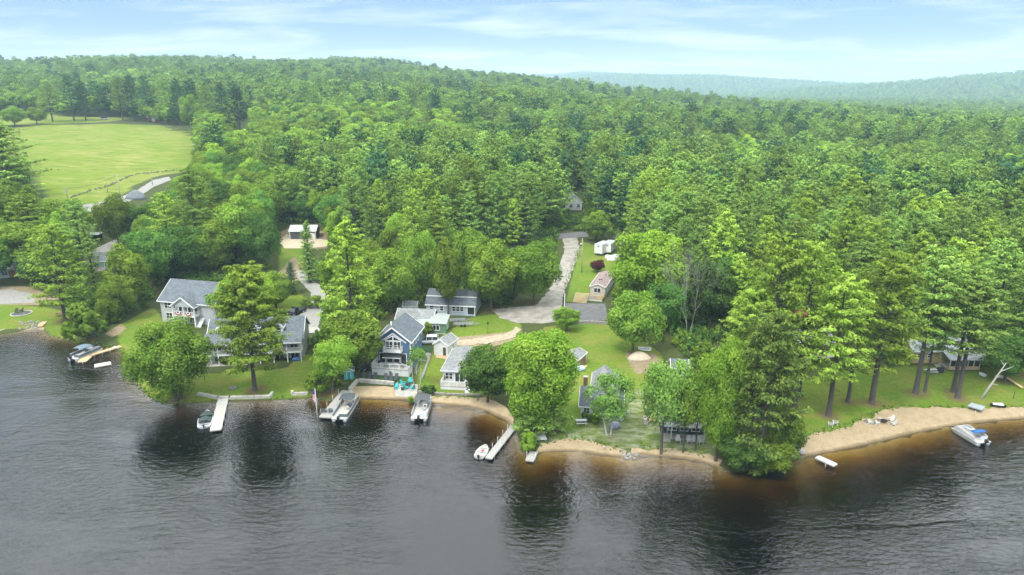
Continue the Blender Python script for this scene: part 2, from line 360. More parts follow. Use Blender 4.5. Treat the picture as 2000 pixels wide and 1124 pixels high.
lawn = mix(t, mth(t, 'MULTIPLY', worn, 0.55), lawn, (0.20, 0.165, 0.075)); lawn = mix(t, ramp(t, noise(t, 0.09, 4, 0.6), (0.42, (0.5, 0.5, 0.5)), (0.55, (0, 0, 0))), lawn, mix(t, 1.0, lawn, (0.62, 0.85, 0.7), 'MULTIPLY')); c = masked(wood, lawn, 'lawn'); c = masked(c, fld, 'field'); c = masked(c, ramp(t, nf, (0.3, (0.085, 0.06, 0.03)), (0.7, (0.17, 0.125, 0.06))), 'litter', 0.8); c = masked(c, dry, 'dry', 0.75); c = masked(c, drt, 'dirt'); c = masked(c, bed, 'bed')
t.links.new(c, b.inputs['Base Color']); b.inputs['Roughness'].default_value = 0.95; b.inputs['Specular IOR Level'].default_value = 0.05
bp = N(t, 'ShaderNodeBump', Strength=0.9, Distance=0.12); t.links.new(nf, bp.inputs['Height']); t.links.new(bp.outputs[0], b.inputs['Normal'])
tag(link('ground', me, m), kind='structure')
# ---------------------------------------------------------------- lake
m = bpy.data.materials.new('lake_water'); m.use_nodes = True; t = m.node_tree; t.nodes.clear()
n1 = noise(t, 1.25, 3, 0.55, (0.6, 1.15, 1), 0.4); n2 = noise(t, 3.2, 2, 0.5, (0.7, 1.2, 1)); n3 = noise(t, 0.06, 3, 0.6, (0.5, 1.2, 1), 0.8)
amp = ramp(t, n3, (0.38, (0.35, 0.35, 0.35)), (0.6, (1, 1, 1)))
h = mth(t, 'MULTIPLY', mth(t, 'ADD', n1, mth(t, 'MULTIPLY', n2, 0.25)), amp)
bp = N(t, 'ShaderNodeBump', Strength=1.0, Distance=0.19); t.links.new(h, bp.inputs['Height'])
gl = N(t, 'ShaderNodeBsdfGlossy', Roughness=0.05); gl.inputs[0].default_value = (1, 1, 1, 1); t.links.new(bp.outputs[0], gl.inputs['Normal'])
tr = N(t, 'ShaderNodeBsdfTransparent'); fr = N(t, 'ShaderNodeFresnel', IOR=1.6); t.links.new(bp.outputs[0], fr.inputs['Normal'])
mx = N(t, 'ShaderNodeMixShader'); t.links.new(fr.outputs[0], mx.inputs[0]); t.links.new(tr.outputs[0], mx.inputs[1]); t.links.new(gl.outputs[0], mx.inputs[2])
va = N(t, 'ShaderNodeVolumeAbsorption', Density=2.4); va.inputs[0].default_value = (0.63, 0.51, 0.04, 1)
o = N(t, 'ShaderNodeOutputMaterial'); t.links.new(mx.outputs[0], o.inputs[0]); t.links.new(va.outputs[0], o.inputs[1])
tag(MB().box(-3500, 3500, -3000, 330, -5.0, 0.0).build('lake_water', m), kind='structure')
# ---------------------------------------------------------------- tree shapes
def unit(a): return a/np.maximum(np.linalg.norm(a, axis=1, keepdims=True), 1e-9)
def leafquads(c, n, s, asp=0.62, tdir=None):
    N_ = len(c); r = RNG.normal(size=(N_, 3)) if tdir is None else tdir+RNG.normal(size=(N_, 3))*0.25
    t = unit(r-n*np.sum(r*n, 1, keepdims=True)); b = np.cross(n, t); s = s[:, None]
    bend = n*s*0.22
    V = np.stack([c-t*s-bend, c-b*s*asp+bend, c+t*s-bend, c+b*s*asp+bend], 1).reshape(-1, 3)
    return V, np.arange(4*N_).reshape(N_, 4)
def rvec(n): return unit(RNG.normal(size=(n, 3)))
def leafy_crown(H, R, cb, ncl, nlf, leaf, droop=0.0, loose=0.25, skirt=0.25):
    hz = (H-cb)/2; zc = (H+cb)/2
    d = rvec(ncl); d[:, 2] = d[:, 2]*0.9+0.08
    rad = RNG.uniform(0.45, 0.82, ncl)[:, None]
    shape = np.array([R, R, hz]); cc = d*rad*shape; cc[:, 2] += zc
    low = cc[:, 2] < zc; cc[low, :2] *= (1.0-skirt*((zc-cc[low, 2])/hz))[:, None]
    rc = RNG.uniform(0.24, 0.40, ncl)*R*(1-0.2*loose); ctint = RNG.uniform(0.15, 0.85, ncl)
    p = rc**2; k = RNG.choice(ncl, nlf, p=p/p.sum())
    outw = unit(cc[k]-np.array([0, 0, zc-0.25*hz])); dr = unit(rvec(nlf)+0.55*outw+np.array([0, 0, 0.25]))
    pos = cc[k]+dr*(rc[k]*RNG.uniform(0.62, 1.12+0.3*loose, nlf))[:, None]
    pos[:, 2] -= droop*(rc[k]*np.maximum(RNG.random(nlf)-0.4, 0))
    pos[:, 2] = np.maximum(pos[:, 2], cb*0.6)
    nr = unit(dr+np.array([0, 0, 0.2])+RNG.normal(size=(nlf, 3))*0.36)
    V, F = leafquads(pos, nr, leaf*RNG.uniform(0.6, 1.25, nlf))
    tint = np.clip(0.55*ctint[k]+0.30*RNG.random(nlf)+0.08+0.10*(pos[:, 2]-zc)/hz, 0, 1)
    return V, F, tint, cc, rc
def leafy_trunk(H, cb, cc, r0, stems=1):
    b = MB(); top = H*0.62
    for s in range(stems):
        a = RNG.uniform(0, 6.28); off = (0.0 if stems == 1 else 0.45); lean = 0.0 if stems == 1 else 0.09*H
        pts = [(math.cos(a+s*6.28/stems)*(off+lean*u)+RNG.normal()*0.08, math.sin(a+s*6.28/stems)*(off+lean*u)+RNG.normal()*0.08, -0.4+(top+0.4)*u) for u in (0, .08, .3, .55, .8, 1)]
        b.tube(pts, [r0*f for f in (1.5, 1.05, .86, .68, .45, .22)], 7)
    for c in cc[:: max(1, len(cc)//14)]:
        z0 = min(max(cb*0.7, c[2]*0.55), top*0.95); p0 = Vector((0, 0, z0)); p1 = Vector(c); md = p0.lerp(p1, 0.5)+Vector((0, 0, -0.08*(p1-p0).length))
        b.tube([p0, md, p1], [r0*0.38, r0*0.24, r0*0.08], 4, False)
    return b
def pine_parts(H, R, cb, whorl=0.8, ntuft=36, tuft=0.42, dead=True, spire=0.75, flat=0.5, sparse=0.0):
    """white pine: tiers of nearly level limbs, each a flat plume of needle tufts turned up at the tip"""
    tb = MB(); r0 = H*0.0145
    lean = RNG.normal(size=2)*0.012*H
    def ax(z): return np.array([lean[0]*(z/H)**2, lean[1]*(z/H)**2, z])
    tb.tube([ax(z*H)-np.array([0, 0, 0.5*(z == 0)]) for z in (0, .03, .15, .35, .55, .75, .9, 1)], [r0*f for f in (1.5, 1.12, .95, .8, .62, .4, .18, .04)], 8)
    cs, ns, ss, td, tn = [], [], [], [], []
    z = cb
    while z < H-0.25:
        u = (z-cb)/(H-cb); nb = 4 if u > 0.85 else int(RNG.integers(4, 7)); a0 = RNG.uniform(0, 6.28)
        for i in range(nb):
            if RNG.random() < sparse: continue
            a = a0+i*6.283/nb+RNG.normal()*0.25
            L = R*((1-u)**spire*0.93+0.07)*(0.62+0.38*min(1, u/0.22))*RNG.uniform(0.62, 1.15)
            up = (0.05+0.5*u)*L if flat else 0.3*L
            dr = np.array([math.cos(a), math.sin(a), 0]); zz = z+RNG.normal()*0.38
            p0 = ax(zz); p2 = p0+dr*L+np.array([0, 0, up+0.06*L]); p1 = p0+dr*L*0.55+np.array([0, 0, up*0.35-0.03*L])
            tb.tube([p0, p1, p2], [max(0.02, 0.018*L), 0.012*L+0.008, 0.01], 3, False)
            nc = max(2, int(L/1.05)+1); n = max(8, int(ntuft*(0.35+0.65*L/R)))
            sc0 = np.linspace(0.42, 1.0, nc)+RNG.normal(size=nc)*0.05; side = np.array([-math.sin(a), math.cos(a), 0])
            lt = RNG.normal(size=nc)*0.20*L*np.clip(1.15-sc0, 0.15, 1)*1.3; cr = (0.40+0.085*L)*RNG.uniform(0.75, 1.25, nc)*(1.15-0.3*sc0)
            cbp = ((1-sc0)**2)[:, None]*p0+(2*sc0*(1-sc0))[:, None]*p1+(sc0**2)[:, None]*p2+side*lt[:, None]+np.array([0, 0, 0.12])
            ct = RNG.uniform(0.1, 0.8, nc); k = RNG.integers(0, nc, n); v = rvec(n)*(RNG.random(n)**0.4)[:, None]
            pos = cbp[k]+v*np.array([1.25, 1.25, 0.55])*cr[k][:, None]
            cs.append(pos); ns.append(unit(np.array([0, 0, 0.85])+v*0.6+dr*0.25+RNG.normal(size=(n, 3))*0.35)); ss.append(tuft*RNG.uniform(0.6, 1.25, n))
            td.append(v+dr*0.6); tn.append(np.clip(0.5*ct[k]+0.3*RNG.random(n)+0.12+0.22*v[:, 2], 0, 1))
        z += whorl*RNG.uniform(0.75, 1.3)*(1.15-0.45*u)
    n = 16; cs.append(ax(H)+RNG.normal(size=(n, 3))*np.array([.22, .22, .4])); ns.append(rvec(n)); ss.append(np.full(n, tuft*0.8)); td.append(rvec(n)); tn.append(RNG.random(n))
    if dead:
        for i in range(int(cb*1.2)):
            zz = RNG.uniform(cb*0.45, cb*1.05); a = RNG.uniform(0, 6.28); L = RNG.uniform(0.8, R*0.55); p0 = ax(zz)
            tb.tube([p0, p0+np.array([math.cos(a)*L*.6, math.sin(a)*L*.6, .05*L]), p0+np.array([math.cos(a)*L, math.sin(a)*L, -.06*L])], [.045, .03, .012], 3, False)
    V, F = leafquads(np.concatenate(cs), np.concatenate(ns), np.concatenate(ss), 0.42, np.concatenate(td))
    return V, F, np.concatenate(tn), tb
def bare_tree(H, R):
    b = MB()
    def grow(p, d, L, r, lv):
        q = p+d*L; md = p+d*L*.5+Vector(RNG.normal(size=3))*L*.05
        b.tube([p, md, q], [r, r*.8, r*.58], 5 if lv < 2 else 3, False)
        if lv >= 6: return
        for i in range(3 if lv < 4 else 2):
            a = Vector(RNG.normal(size=3)); nd = (d+a*0.33+Vector((0, 0, .12))).normalized()
            grow(q if i else md.lerp(q, .7), nd, L*RNG.uniform(.6, .82), r*.55, lv+1)
    for i in range(3): grow(Vector((0, 0, -.3)), Vector((RNG.normal()*.16, RNG.normal()*.16, 1)).normalized(), H*.3, H*.0062, 0)
    return b
BARK = mat('bark', (0.11, 0.09, 0.072), 0.95, 0.25, 5, bump=0.6, stretch=(3, 3, 0.5))
PBARK = mat('pine_bark', (0.10, 0.085, 0.075), 0.95, 0.28, 4, bump=0.8, stretch=(3, 3, 0.6))
BIRCH = mat('birch_bark', (0.46, 0.45, 0.42), 0.8, 0.2, 6, stretch=(1, 1, 4))
DEAD = mat('weathered_wood', (0.30, 0.285, 0.26), 0.9, 0.15, 5, stretch=(3, 3, 0.7))
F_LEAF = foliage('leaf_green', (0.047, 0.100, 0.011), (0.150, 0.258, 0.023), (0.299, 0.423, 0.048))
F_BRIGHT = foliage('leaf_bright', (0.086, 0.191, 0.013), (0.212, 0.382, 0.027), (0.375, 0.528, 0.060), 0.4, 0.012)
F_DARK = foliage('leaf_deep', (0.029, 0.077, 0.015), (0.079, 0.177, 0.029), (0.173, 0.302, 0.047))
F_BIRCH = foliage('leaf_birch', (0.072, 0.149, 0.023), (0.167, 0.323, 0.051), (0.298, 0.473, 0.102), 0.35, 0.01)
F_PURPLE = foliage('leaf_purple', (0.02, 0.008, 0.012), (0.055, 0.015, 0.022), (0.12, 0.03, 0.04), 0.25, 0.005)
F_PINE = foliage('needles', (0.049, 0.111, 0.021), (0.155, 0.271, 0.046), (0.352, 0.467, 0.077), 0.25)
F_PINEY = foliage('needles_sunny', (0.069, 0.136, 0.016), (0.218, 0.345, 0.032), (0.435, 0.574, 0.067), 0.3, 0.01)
F_SPRUCE = foliage('needles_dark', (0.014, 0.049, 0.019), (0.036, 0.096, 0.034), (0.078, 0.168, 0.063), 0.12)
F_RUST = foliage('needles_dead', (0.16, 0.06, 0.02), (0.36, 0.15, 0.06), (0.5, 0.25, 0.1), 0.2, 0.005)
PROTO = {}
def leafy_proto(key, H, R, cb, ncl, nlf, leaf, r0=None, stems=1, bark=BARK, **kw):
    V, F, tn, cc, rc = leafy_crown(H, R, cb, ncl, nlf, leaf, **kw)
    me = np_mesh('crown', V, F, tn); tm = leafy_trunk(H, cb, cc, r0 or H*0.018, stems).mesh('trunk'); tm.materials.append(bark)
    PROTO[key] = (me, tm, H, R)
def pine_proto(key, H, R, cb, bark=PBARK, **kw):
    V, F, tn, tb = pine_parts(H, R, cb, **kw); me = np_mesh('crown', V, F, tn); tm = tb.mesh('trunk'); tm.materials.append(bark)
    PROTO[key] = (me, tm, H, R)
# near shapes
for i, (H, R, cb) in enumerate([(15, 5.6, 0.9), (16, 5.0, 1.2), (14, 6.0, 0.8), (17, 5.4, 1.6), (13, 4.8, 0.7)]): leafy_proto('L%d' % i, H, R, cb, 44+i*4, 11000, 0.25)
leafy_proto('Lbig', 20, 7.4, 0.2, 90, 24000, 0.24, stems=2, skirt=-0.1); leafy_proto('Ltall', 24, 6.6, 0.6, 90, 24000, 0.25, skirt=0.0)
leafy_proto('Lbirch', 13, 4.0, 2.6, 26, 5200, 0.2, r0=0.16, stems=2, bark=BIRCH, droop=0.9, loose=0.5); leafy_proto('Lthin', 11, 2.6, 2.8, 12, 900, 0.24, r0=0.1, stems=2, bark=BIRCH, droop=0.8, loose=0.8)
leafy_proto('Lopen', 15, 5.4, 4.2, 30, 6500, 0.22, r0=0.24, loose=0.6, droop=0.4)
leafy_proto('bush', 3.0, 1.8, 0.1, 14, 1500, 0.2, r0=0.05, stems=3)
for i, (H, R, cb) in enumerate([(26, 6.2, 6.0), (28, 6.6, 8.0), (24, 6.0, 4.0), (27, 5.8, 7.5), (25, 7.0, 5.0)]): pine_proto('P%d' % i, H, R, cb, ntuft=84, tuft=0.33, whorl=1.0, spire=(0.6, 0.5, 0.65, 0.55, 0.5)[i])
pine_proto('Phero', 25, 7.4, 5.4, ntuft=200, tuft=0.32, whorl=0.8, spire=0.5, dead=False); pine_proto('Phigh', 28, 6.6, 11.5, ntuft=105, tuft=0.32, whorl=0.95, spire=0.5); pine_proto('Phigh2', 28, 6.4, 8.5, ntuft=105, tuft=0.32, whorl=1.05, spire=0.45)
pine_proto('Plow', 24, 6.2, 0.8, ntuft=110, tuft=0.30, whorl=0.85, spire=0.42, dead=False)
pine_proto('spruce', 12, 2.2, 0.4, ntuft=26, tuft=0.22, whorl=0.42, spire=1.0, dead=False, flat=0); pine_proto('Pnarrow', 22, 2.9, 1.5, ntuft=30, tuft=0.32, whorl=0.6, spire=0.9)
bm_ = bare_tree(17, 5).mesh('limbs'); bm_.materials.append(DEAD); PROTO['bare'] = (None, bm_, 17, 5)
# far shapes for the woods
for i in range(4):
    H, R = (15, 5) if i % 2 else (17, 4.6)
    V, F, tn, cc, rc = leafy_crown(H, R*1.1, 2, 26, 1700, 0.52); PROTO['mL%d' % i] = (np_mesh('crown', V, F, tn), None, H, R)
    V, F, tn, cc, rc = leafy_crown(H, R*1.15, 3, 15, 480, 0.95); PROTO['fL%d' % i] = (np_mesh('crown', V, F, tn), None, H, R)
    H, R = (25, 5.2) if i % 2 else (22, 4.6)
    V, F, tn, tb = pine_parts(H, R*1.4, 6, whorl=1.6, ntuft=44, tuft=0.55, dead=False, spire=0.45); PROTO['mP%d' % i] = (np_mesh('crown', V, F, tn), None, H, R)
    V, F, tn, tb = pine_parts(H, R*1.45, 8, whorl=2.3, ntuft=22, tuft=0.95, dead=False, spire=0.42); PROTO['fP%d' % i] = (np_mesh('crown', V, F, tn), None, H, R)
CROWNS = {}
def crown_mesh(key, m):
    k = (key, m.name)
    if k not in CROWNS:
        c = PROTO[key][0].copy(); c.materials.clear(); c.materials.append(m); CROWNS[k] = c
    return CROWNS[k]
def plant(key, m, pos, H, name, label, cat='tree', group=None, rz=None, wide=1.0, lean=(0, 0)):
    """one tree: an Empty at the foot, a trunk and a crown"""
    cr, tm, H0, R0 = PROTO[key]; s = H/H0
    o = thing(name, label, cat, (pos[0], pos[1], pos[2]-0.05), RNG.uniform(0, 6.28) if rz is None else rz, group)
    o.rotation_euler = (lean[0], lean[1], o.rotation_euler[2])
    o.scale = (s*wide, s*wide, s)
    link('trunk' if cr is not None else 'limbs', tm, None, o)
    if cr is not None: link('crown', crown_mesh(key, m), None, o)
    return o
leafy_proto('ubush', 3.0, 2.2, 0.1, 10, 260, 0.32, r0=0.05); leafy_proto('ubush2', 3.6, 1.9, 0.1, 9, 240, 0.34, r0=0.05)
KEEP_OPEN = [gpoly(p) for p in ([(310,560),(425,560),(430,640),(600,640),(600,720),(400,725),(300,640)], [(580,520),(600,520),(645,580),(630,650),(585,645),(600,600),(590,560)], [(690,760),(700,690),(730,650),(790,600),(940,600),(1000,600),(1100,470),(1145,452),(1215,470),(1230,640),(1330,700),(1400,800),(1400,890),(1000,830),(830,785)],
    [(170,470),(250,465),(240,500),(170,530)],[(180,500),(260,500),(260,545),(180,545)],[(0,520),(110,540),(110,600),(-60,600)],[(1540,650),(1660,650),(1720,720),(2000,700),(2000,820),(1540,900)])]
# ---------------------------------------------------------------- single trees, by the foot and the top in the view
SPOTS = []   # (x, y, crown radius) of trees planted one by one
def tree(key, m, bx, by, top, name, label, wpx=None, lean=(0, 0), rz=None, group=None):
    p = G(bx, by); H = height_to(p, top); _, _, H0, R0 = PROTO[key]
    wide = 1.0 if not wpx else 1.12*(wpx/scale_at(p))/(2*R0*1.0*H/H0)
    SPOTS.append((p[0], p[1], R0*H/H0*wide))
    return plant(key, m, p, H, name, label, 'bush' if 'bush' in name or 'shrub' in name else 'tree', group, rz, wide, lean)
exec_trees = [
 ('Lbig', F_LEAF, 346, 781, 617, 'leafy_tree', 'broad round leafy tree on the grassy point overhanging the lake', 138),
 ('Phero', F_PINEY, 498, 762, 522, 'pine_tree', 'big yellow-green pine alone on the lawn before the long grey house', 150),
 ('Lthin', F_BIRCH, 432, 640, 552, 'birch_tree', 'pale birch beside the bunting porch of the grey house', 62),
 ('L2', F_BRIGHT, 492, 640, 515, 'leafy_tree', 'bright green round tree right behind the lone lawn pine', 95),
 ('L4', F_LEAF, 540, 602, 528, 'leafy_tree', 'leafy tree at the edge of the small round lawn by the driveway', 60),
 ('spruce', F_SPRUCE, 571, 575, 513, 'spruce_tree', 'small dark spruce beside the gravel driveway bend', 34),
 ('Pnarrow', F_PINE, 606, 552, 432, 'pine_tree', 'narrow dark pine standing before the metal-roofed shed', 42),
 ('P2', F_PINEY, 692, 690, 433, 'pine_tree', 'tall pine above the maples left of the blue house', 118),
 ('L0', F_LEAF, 765, 615, 483, 'leafy_tree', 'round leafy tree right of the tall pine behind the blue house', 88),
 ('L1', F_BRIGHT, 654, 600, 486, 'leafy_tree', 'bright tree between the metal-roofed shed and the tall pine', 48),
 ('L0', F_LEAF, 718, 600, 470, 'leafy_tree', 'leafy tree just right of the tall pine', 80),
 ('L2', F_LEAF, 825, 585, 442, 'leafy_tree', 'leafy tree behind the left end of the blue-grey house', 70),
 ('L3', F_LEAF, 920, 590, 440, 'leafy_tree', 'leafy tree behind the right half of the blue-grey house', 70),
 ('L3', F_LEAF, 660, 672, 575, 'leafy_tree', 'green tree between the gravel driveway and the tall pine', 52),
 ('L1', F_LEAF, 690, 735, 605, 'leafy_tree', 'dark green tree shading the left side of the blue house', 112),
 ('Lopen', F_BRIGHT, 650, 768, 655, 'leafy_tree', 'bright yellow-green maple beside the flagpole and teal shed', 95),
 ('bush', F_LEAF, 628, 770, 728, 'bush', 'green bush on the bank left of the flagpole dock', 50),
 ('Lthin', F_BIRCH, 815, 758, 662, 'birch_tree', 'slender birch with pale stems by the blue house deck', 40),
 ('L4', F_DARK, 952, 786, 672, 'leafy_tree', 'dark round tree right of the grey cottage with white deck', 95),
 ('Ltall', F_BRIGHT, 1050, 846, 622, 'leafy_tree', 'very tall bright green tree at the waterline between two docks', 128),
 ('Plow', F_PINE, 1082, 842, 700, 'pine_tree', 'dark pine tucked against the very tall bright tree', 78),
 ('Plow', F_PINE, 1040, 852, 768, 'pine_tree', 'low young pine above the small dock', 86),
 ('bush', F_BRIGHT, 1030, 884, 850, 'bush', 'bright bush on the shore beside the small dock', 34),
 ('L1', F_BRIGHT, 1106, 646, 596, 'leafy_tree', 'small bright tree beside the white-and-black pole', 50),
 ('L1', F_LEAF, 876, 617, 462, 'leafy_tree', 'leafy tree growing in front of the blue-grey house', 58),
 ('L0', F_LEAF, 958, 606, 466, 'leafy_tree', 'leafy tree at the right end of the blue-grey house', 100),
 ('L2', F_LEAF, 1042, 594, 460, 'leafy_tree', 'round leafy tree on the left verge of the road', 100),
 ('L3', F_DARK, 1005, 588, 480, 'leafy_tree', 'leafy tree between the road-side tree and the blue-grey house', 70),
 ('L4', F_LEAF, 1164, 473, 408, 'leafy_tree', 'green tree behind the white box trailers at the road bend', 50),
 ('L3', F_BRIGHT, 1262, 622, 438, 'leafy_tree', 'large bright tree right of the mobile home', 125),
 ('bare', None, 1342, 660, 448, 'bare_tree', 'leafless grey tree among the green crowns', 52),
 ('bare', None, 1226, 505, 455, 'bare_tree', 'small leafless conifer beside the white tarps', None),
 ('L0', F_LEAF, 1236, 690, 568, 'leafy_tree', 'leafy tree at the top corner of the sloping lawn', 100),
 ('L2', F_DARK, 1300, 645, 540, 'leafy_tree', 'dark tree behind the upturned boat', 90),
 ('L1', F_DARK, 1384, 650, 500, 'leafy_tree', 'deep green tree right of the leafless grey tree', 90),
 ('Lbirch', F_BIRCH, 1190, 852, 722, 'birch_tree', 'birch with two white stems before the cottage with the brick chimney', 86),
 ('Lopen', F_BIRCH, 1291, 887, 690, 'leafy_tree', 'open airy tree left of the dark lakeside cabin', 112),
 ('Lopen', F_LEAF, 1334, 884, 725, 'leafy_tree', 'thin-trunked tree in front of the dark lakeside cabin', 75),
 ('Lopen', F_BRIGHT, 1358, 880, 712, 'leafy_tree', 'rightmost thin-trunked tree before the dark lakeside cabin', 70),
 ('Ltall', F_BRIGHT, 1398, 900, 640, 'leafy_tree', 'tall bright tree at the right end of the middle beach', 84),
 ('Plow', F_PINE, 1484, 910, 610, 'hemlock_tree', 'dense dark hemlock reaching down to the lake', 150),
 ('L2', F_DARK, 1450, 917, 845, 'leafy_tree', 'dark leafy tree hanging over the water below the hemlock', 95),
 ('L0', F_LEAF, 1505, 918, 850, 'leafy_tree', 'leafy tree drooping over the water right under the hemlock', 90),
 ('L4', F_LEAF, 1525, 905, 790, 'leafy_tree', 'leafy tree at the left end of the long beach', 70),
 ('Plow', F_PINEY, 1452, 800, 560, 'pine_tree', 'olive pine behind the tall bright shore tree', 120),
 ('P4', F_PINEY, 1494, 800, 466, 'pine_tree', 'tallest yellow-green pine above the hemlock', 150),
 ('P1', F_PINEY, 1551, 800, 474, 'pine_tree', 'thick-trunked pine with dead lower limbs at the beach head', 130),
 ('Phigh2', F_PINEY, 1560, 775, 560, 'pine_tree', 'second trunk beside the thick-trunked beach pine', 90),
 ('Phigh2', F_PINEY, 1618, 813, 532, 'pine_tree', 'yellow-green pine nearest the two beach chairs', 135),
 ('Phigh2', F_PINEY, 1656, 786, 560, 'pine_tree', 'pine just right of and behind the beach-chair pine', 100),
 ('Phigh2', F_PINEY, 1702, 788, 490, 'pine_tree', 'straight pine on the lawn left of the yellow house', 150),
 ('Phigh', F_PINE, 1788, 769, 486, 'pine_tree', 'thick pine before the left end of the yellow house', 140),
 ('Phigh', F_PINE, 1806, 766, 560, 'pine_tree', 'thin pine beside the patio table of the yellow house', 80),
 ('Phigh', F_PINE, 1861, 766, 520, 'pine_tree', 'upright pine before the yellow house porch', 120),
 ('Phigh', F_PINE, 1870, 778, 548, 'pine_tree', 'leaning pine before the yellow house porch', 130),
 ('L0', F_DARK, 1962, 745, 640, 'leafy_tree', 'dark leafy tree right of the yellow house', 90),
 ('P0', F_PINE, 1985, 730, 500, 'pine_tree', 'pine at the right edge beyond the yellow house', 130),
 ('P2', F_PINE, 1930, 700, 480, 'pine_tree', 'pine behind the yellow house roof', 120),
 ('P4', F_PINEY, 1840, 690, 470, 'pine_tree', 'wide yellow-green pine behind the yellow house', 120),
 ('P0', F_PINEY, 1765, 690, 455, 'pine_tree', 'yellow-green pine behind the gap left of the yellow house', 120),
 ('P3', F_PINE, 1665, 690, 470, 'pine_tree', 'pine behind the grey-roofed house in the right-hand pines', 110),
 ('P4', F_PINEY, 128, 626, 440, 'pine_tree', 'wide pine over the picnic spot on the left shore', 120),
 ('Pnarrow', F_PINE, 193, 602, 430, 'pine_tree', 'slim pale-trunked pine beside the teal-trimmed house', 40),
 ('bush', F_LEAF, 180, 668, 594, 'bush', 'big green shrub on the bank behind the canopied pontoon boat', 78),
 ('L1', F_LEAF, 262, 606, 470, 'leafy_tree', 'tall leafy tree left of the grey bunting house', 80),
 ('L3', F_DARK, 300, 572, 440, 'leafy_tree', 'dark leafy tree behind the grey bunting house, left side', 90),
 ('L0', F_LEAF, 232, 628, 540, 'leafy_tree', 'lower leafy tree at the forest edge above the orange bank', 66),
 ('L2', F_DARK, 365, 545, 430, 'leafy_tree', 'dark tree directly behind the grey bunting house roof', 95),
 ('L4', F_LEAF, 420, 538, 425, 'leafy_tree', 'leafy tree behind the pale birch and grey house', 85),
 ('L1', F_LEAF, 465, 520, 375, 'leafy_tree', 'tall leafy tree left of the grassy clearing', 90),
 ('L0', F_DARK, 512, 530, 410, 'leafy_tree', 'dark tree at the left edge of the grassy clearing', 70),
 ('P3', F_PINE, 391, 520, 330, 'pine_tree', 'pine with bare grey lower trunk left of the clearing', 90),
 ('L2', F_LEAF, 232, 482, 372, 'leafy_tree', 'round tree beside the gravel lane below the field', 70),
 ('L0', F_DARK, 296, 478, 395, 'leafy_tree', 'dark tree right of the gravel lane below the field', 80),
 ('P0', F_PINE, 25, 420, 242, 'pine_tree', 'dark pine at the left edge before the hay field', 150),
 ('P4', F_PINE, -30, 400, 240, 'pine_tree', 'pine half outside the left edge before the hay field', 150),
 ('L1', F_LEAF, 30, 478, 360, 'leafy_tree', 'leafy tree at the left edge below the dark pine', 100),
 ('P2', F_PINEY, 70, 500, 375, 'pine_tree', 'yellow-green pine below the left end of the field', 90),
 ('L0', F_LEAF, 128, 480, 385, 'leafy_tree', 'leafy tree in front of the two-armed utility pole', 90),
 ('L3', F_LEAF, 55, 545, 430, 'leafy_tree', 'leafy tree over the white-roofed house at the left edge', 110),
 ('L4', F_DARK, 95, 560, 470, 'leafy_tree', 'dark tree right of the white-roofed house', 80),
 ('L0', F_DARK, -20, 560, 450, 'leafy_tree', 'dark tree at the far left edge by the white-roofed house', 90),
 ('P3', F_PINE, 165, 530, 390, 'pine_tree', 'pine between the gravel lane and the shore pine', 70),
 ('L2', F_LEAF, 290, 548, 455, 'leafy_tree', 'leafy tree between the lane and the grey bunting house', 80),
]
for e in exec_trees:
    o = tree(*e)
    if 'dead lower limbs' in e[6]:   # the rust-brown dying bough on this pine
        for q, (dx, dy, dz, k) in enumerate(((2.2, -3.0, 17.0, 0.75), (1.2, -3.4, 15.2, 0.6))): r_ = link('dying_bough', crown_mesh('bush', F_RUST), None, o); r_.location = (dx, dy, dz); r_.scale = (k, k, k*0.55)
for bx, by, tp in [(705, 262, 232), (735, 268, 236), (790, 282, 238), (822, 286, 244), (846, 290, 250), (1648, 560, 440), (1684, 560, 445), (1712, 556, 450), (1606, 540, 480), (760, 520, 468), (868, 420, 372), (1230, 500, 440)]:
    tree('bare', None, bx, by, tp, 'dead_tree', 'grey leafless snag standing among the green woods', None, group='leafless snags in the woods')
tree('L2', F_PURPLE, 1167, 532, 506, 'purple_bush', 'round purple-leaved shrub behind the mobile home', 26)
tree('bush', F_LEAF, 1215, 590, 556, 'bush', 'bush against the right side of the mobile home', 34)
for i, (bx, by, tp, wd) in enumerate([(103, 238, 160, 44), (145, 236, 148, 46), (168, 236, 160, 36), (240, 237, 152, 40), (262, 237, 150, 34), (292, 238, 152, 36), (328, 240, 154, 40), (352, 246, 156, 36), (382, 252, 156, 40), (408, 258, 162, 40), (440, 262, 165, 44), (470, 262, 175, 40)]):
    tree('P%d' % (i % 5), F_SPRUCE if i % 3 else F_PINE, bx, by, tp, 'pine_tree', 'tall dark pine in the row along the far wall of the hay field', wd, group='pine row beyond the field')
for bx, by, tp, wd, lb in [(30, 247, 207, 40, 'leftmost small round tree along the far wall of the hay field'), (73, 243, 209, 32, 'second small round tree along the far wall of the hay field'), (375, 256, 185, 40, 'leafy tree at the right end of the far field wall')]:
    tree('L0', F_LEAF, bx, by, tp, 'leafy_tree', lb, wd)
tree('bare', None, 798, 510, 470, 'bare_tree', 'pale leafless snag behind the tree beside the blue house', None)
gme = bpy.data.objects['ground'].data; lit = np.zeros(len(gme.vertices)); gv = np.empty(len(gme.vertices)*3, np.float32); gme.vertices.foreach_get('co', gv); gv = gv.reshape(-1, 3)
for x, y, rd in SPOTS: d_ = np.hypot(gv[:,0]-x, gv[:,1]-y); lit = np.maximum(lit, np.clip(0.95-d_/(rd*0.55+0.4), 0, 1))
la = gme.attributes.new('litter', 'FLOAT', 'POINT'); la.data.foreach_set('value', lit.astype(np.float32))
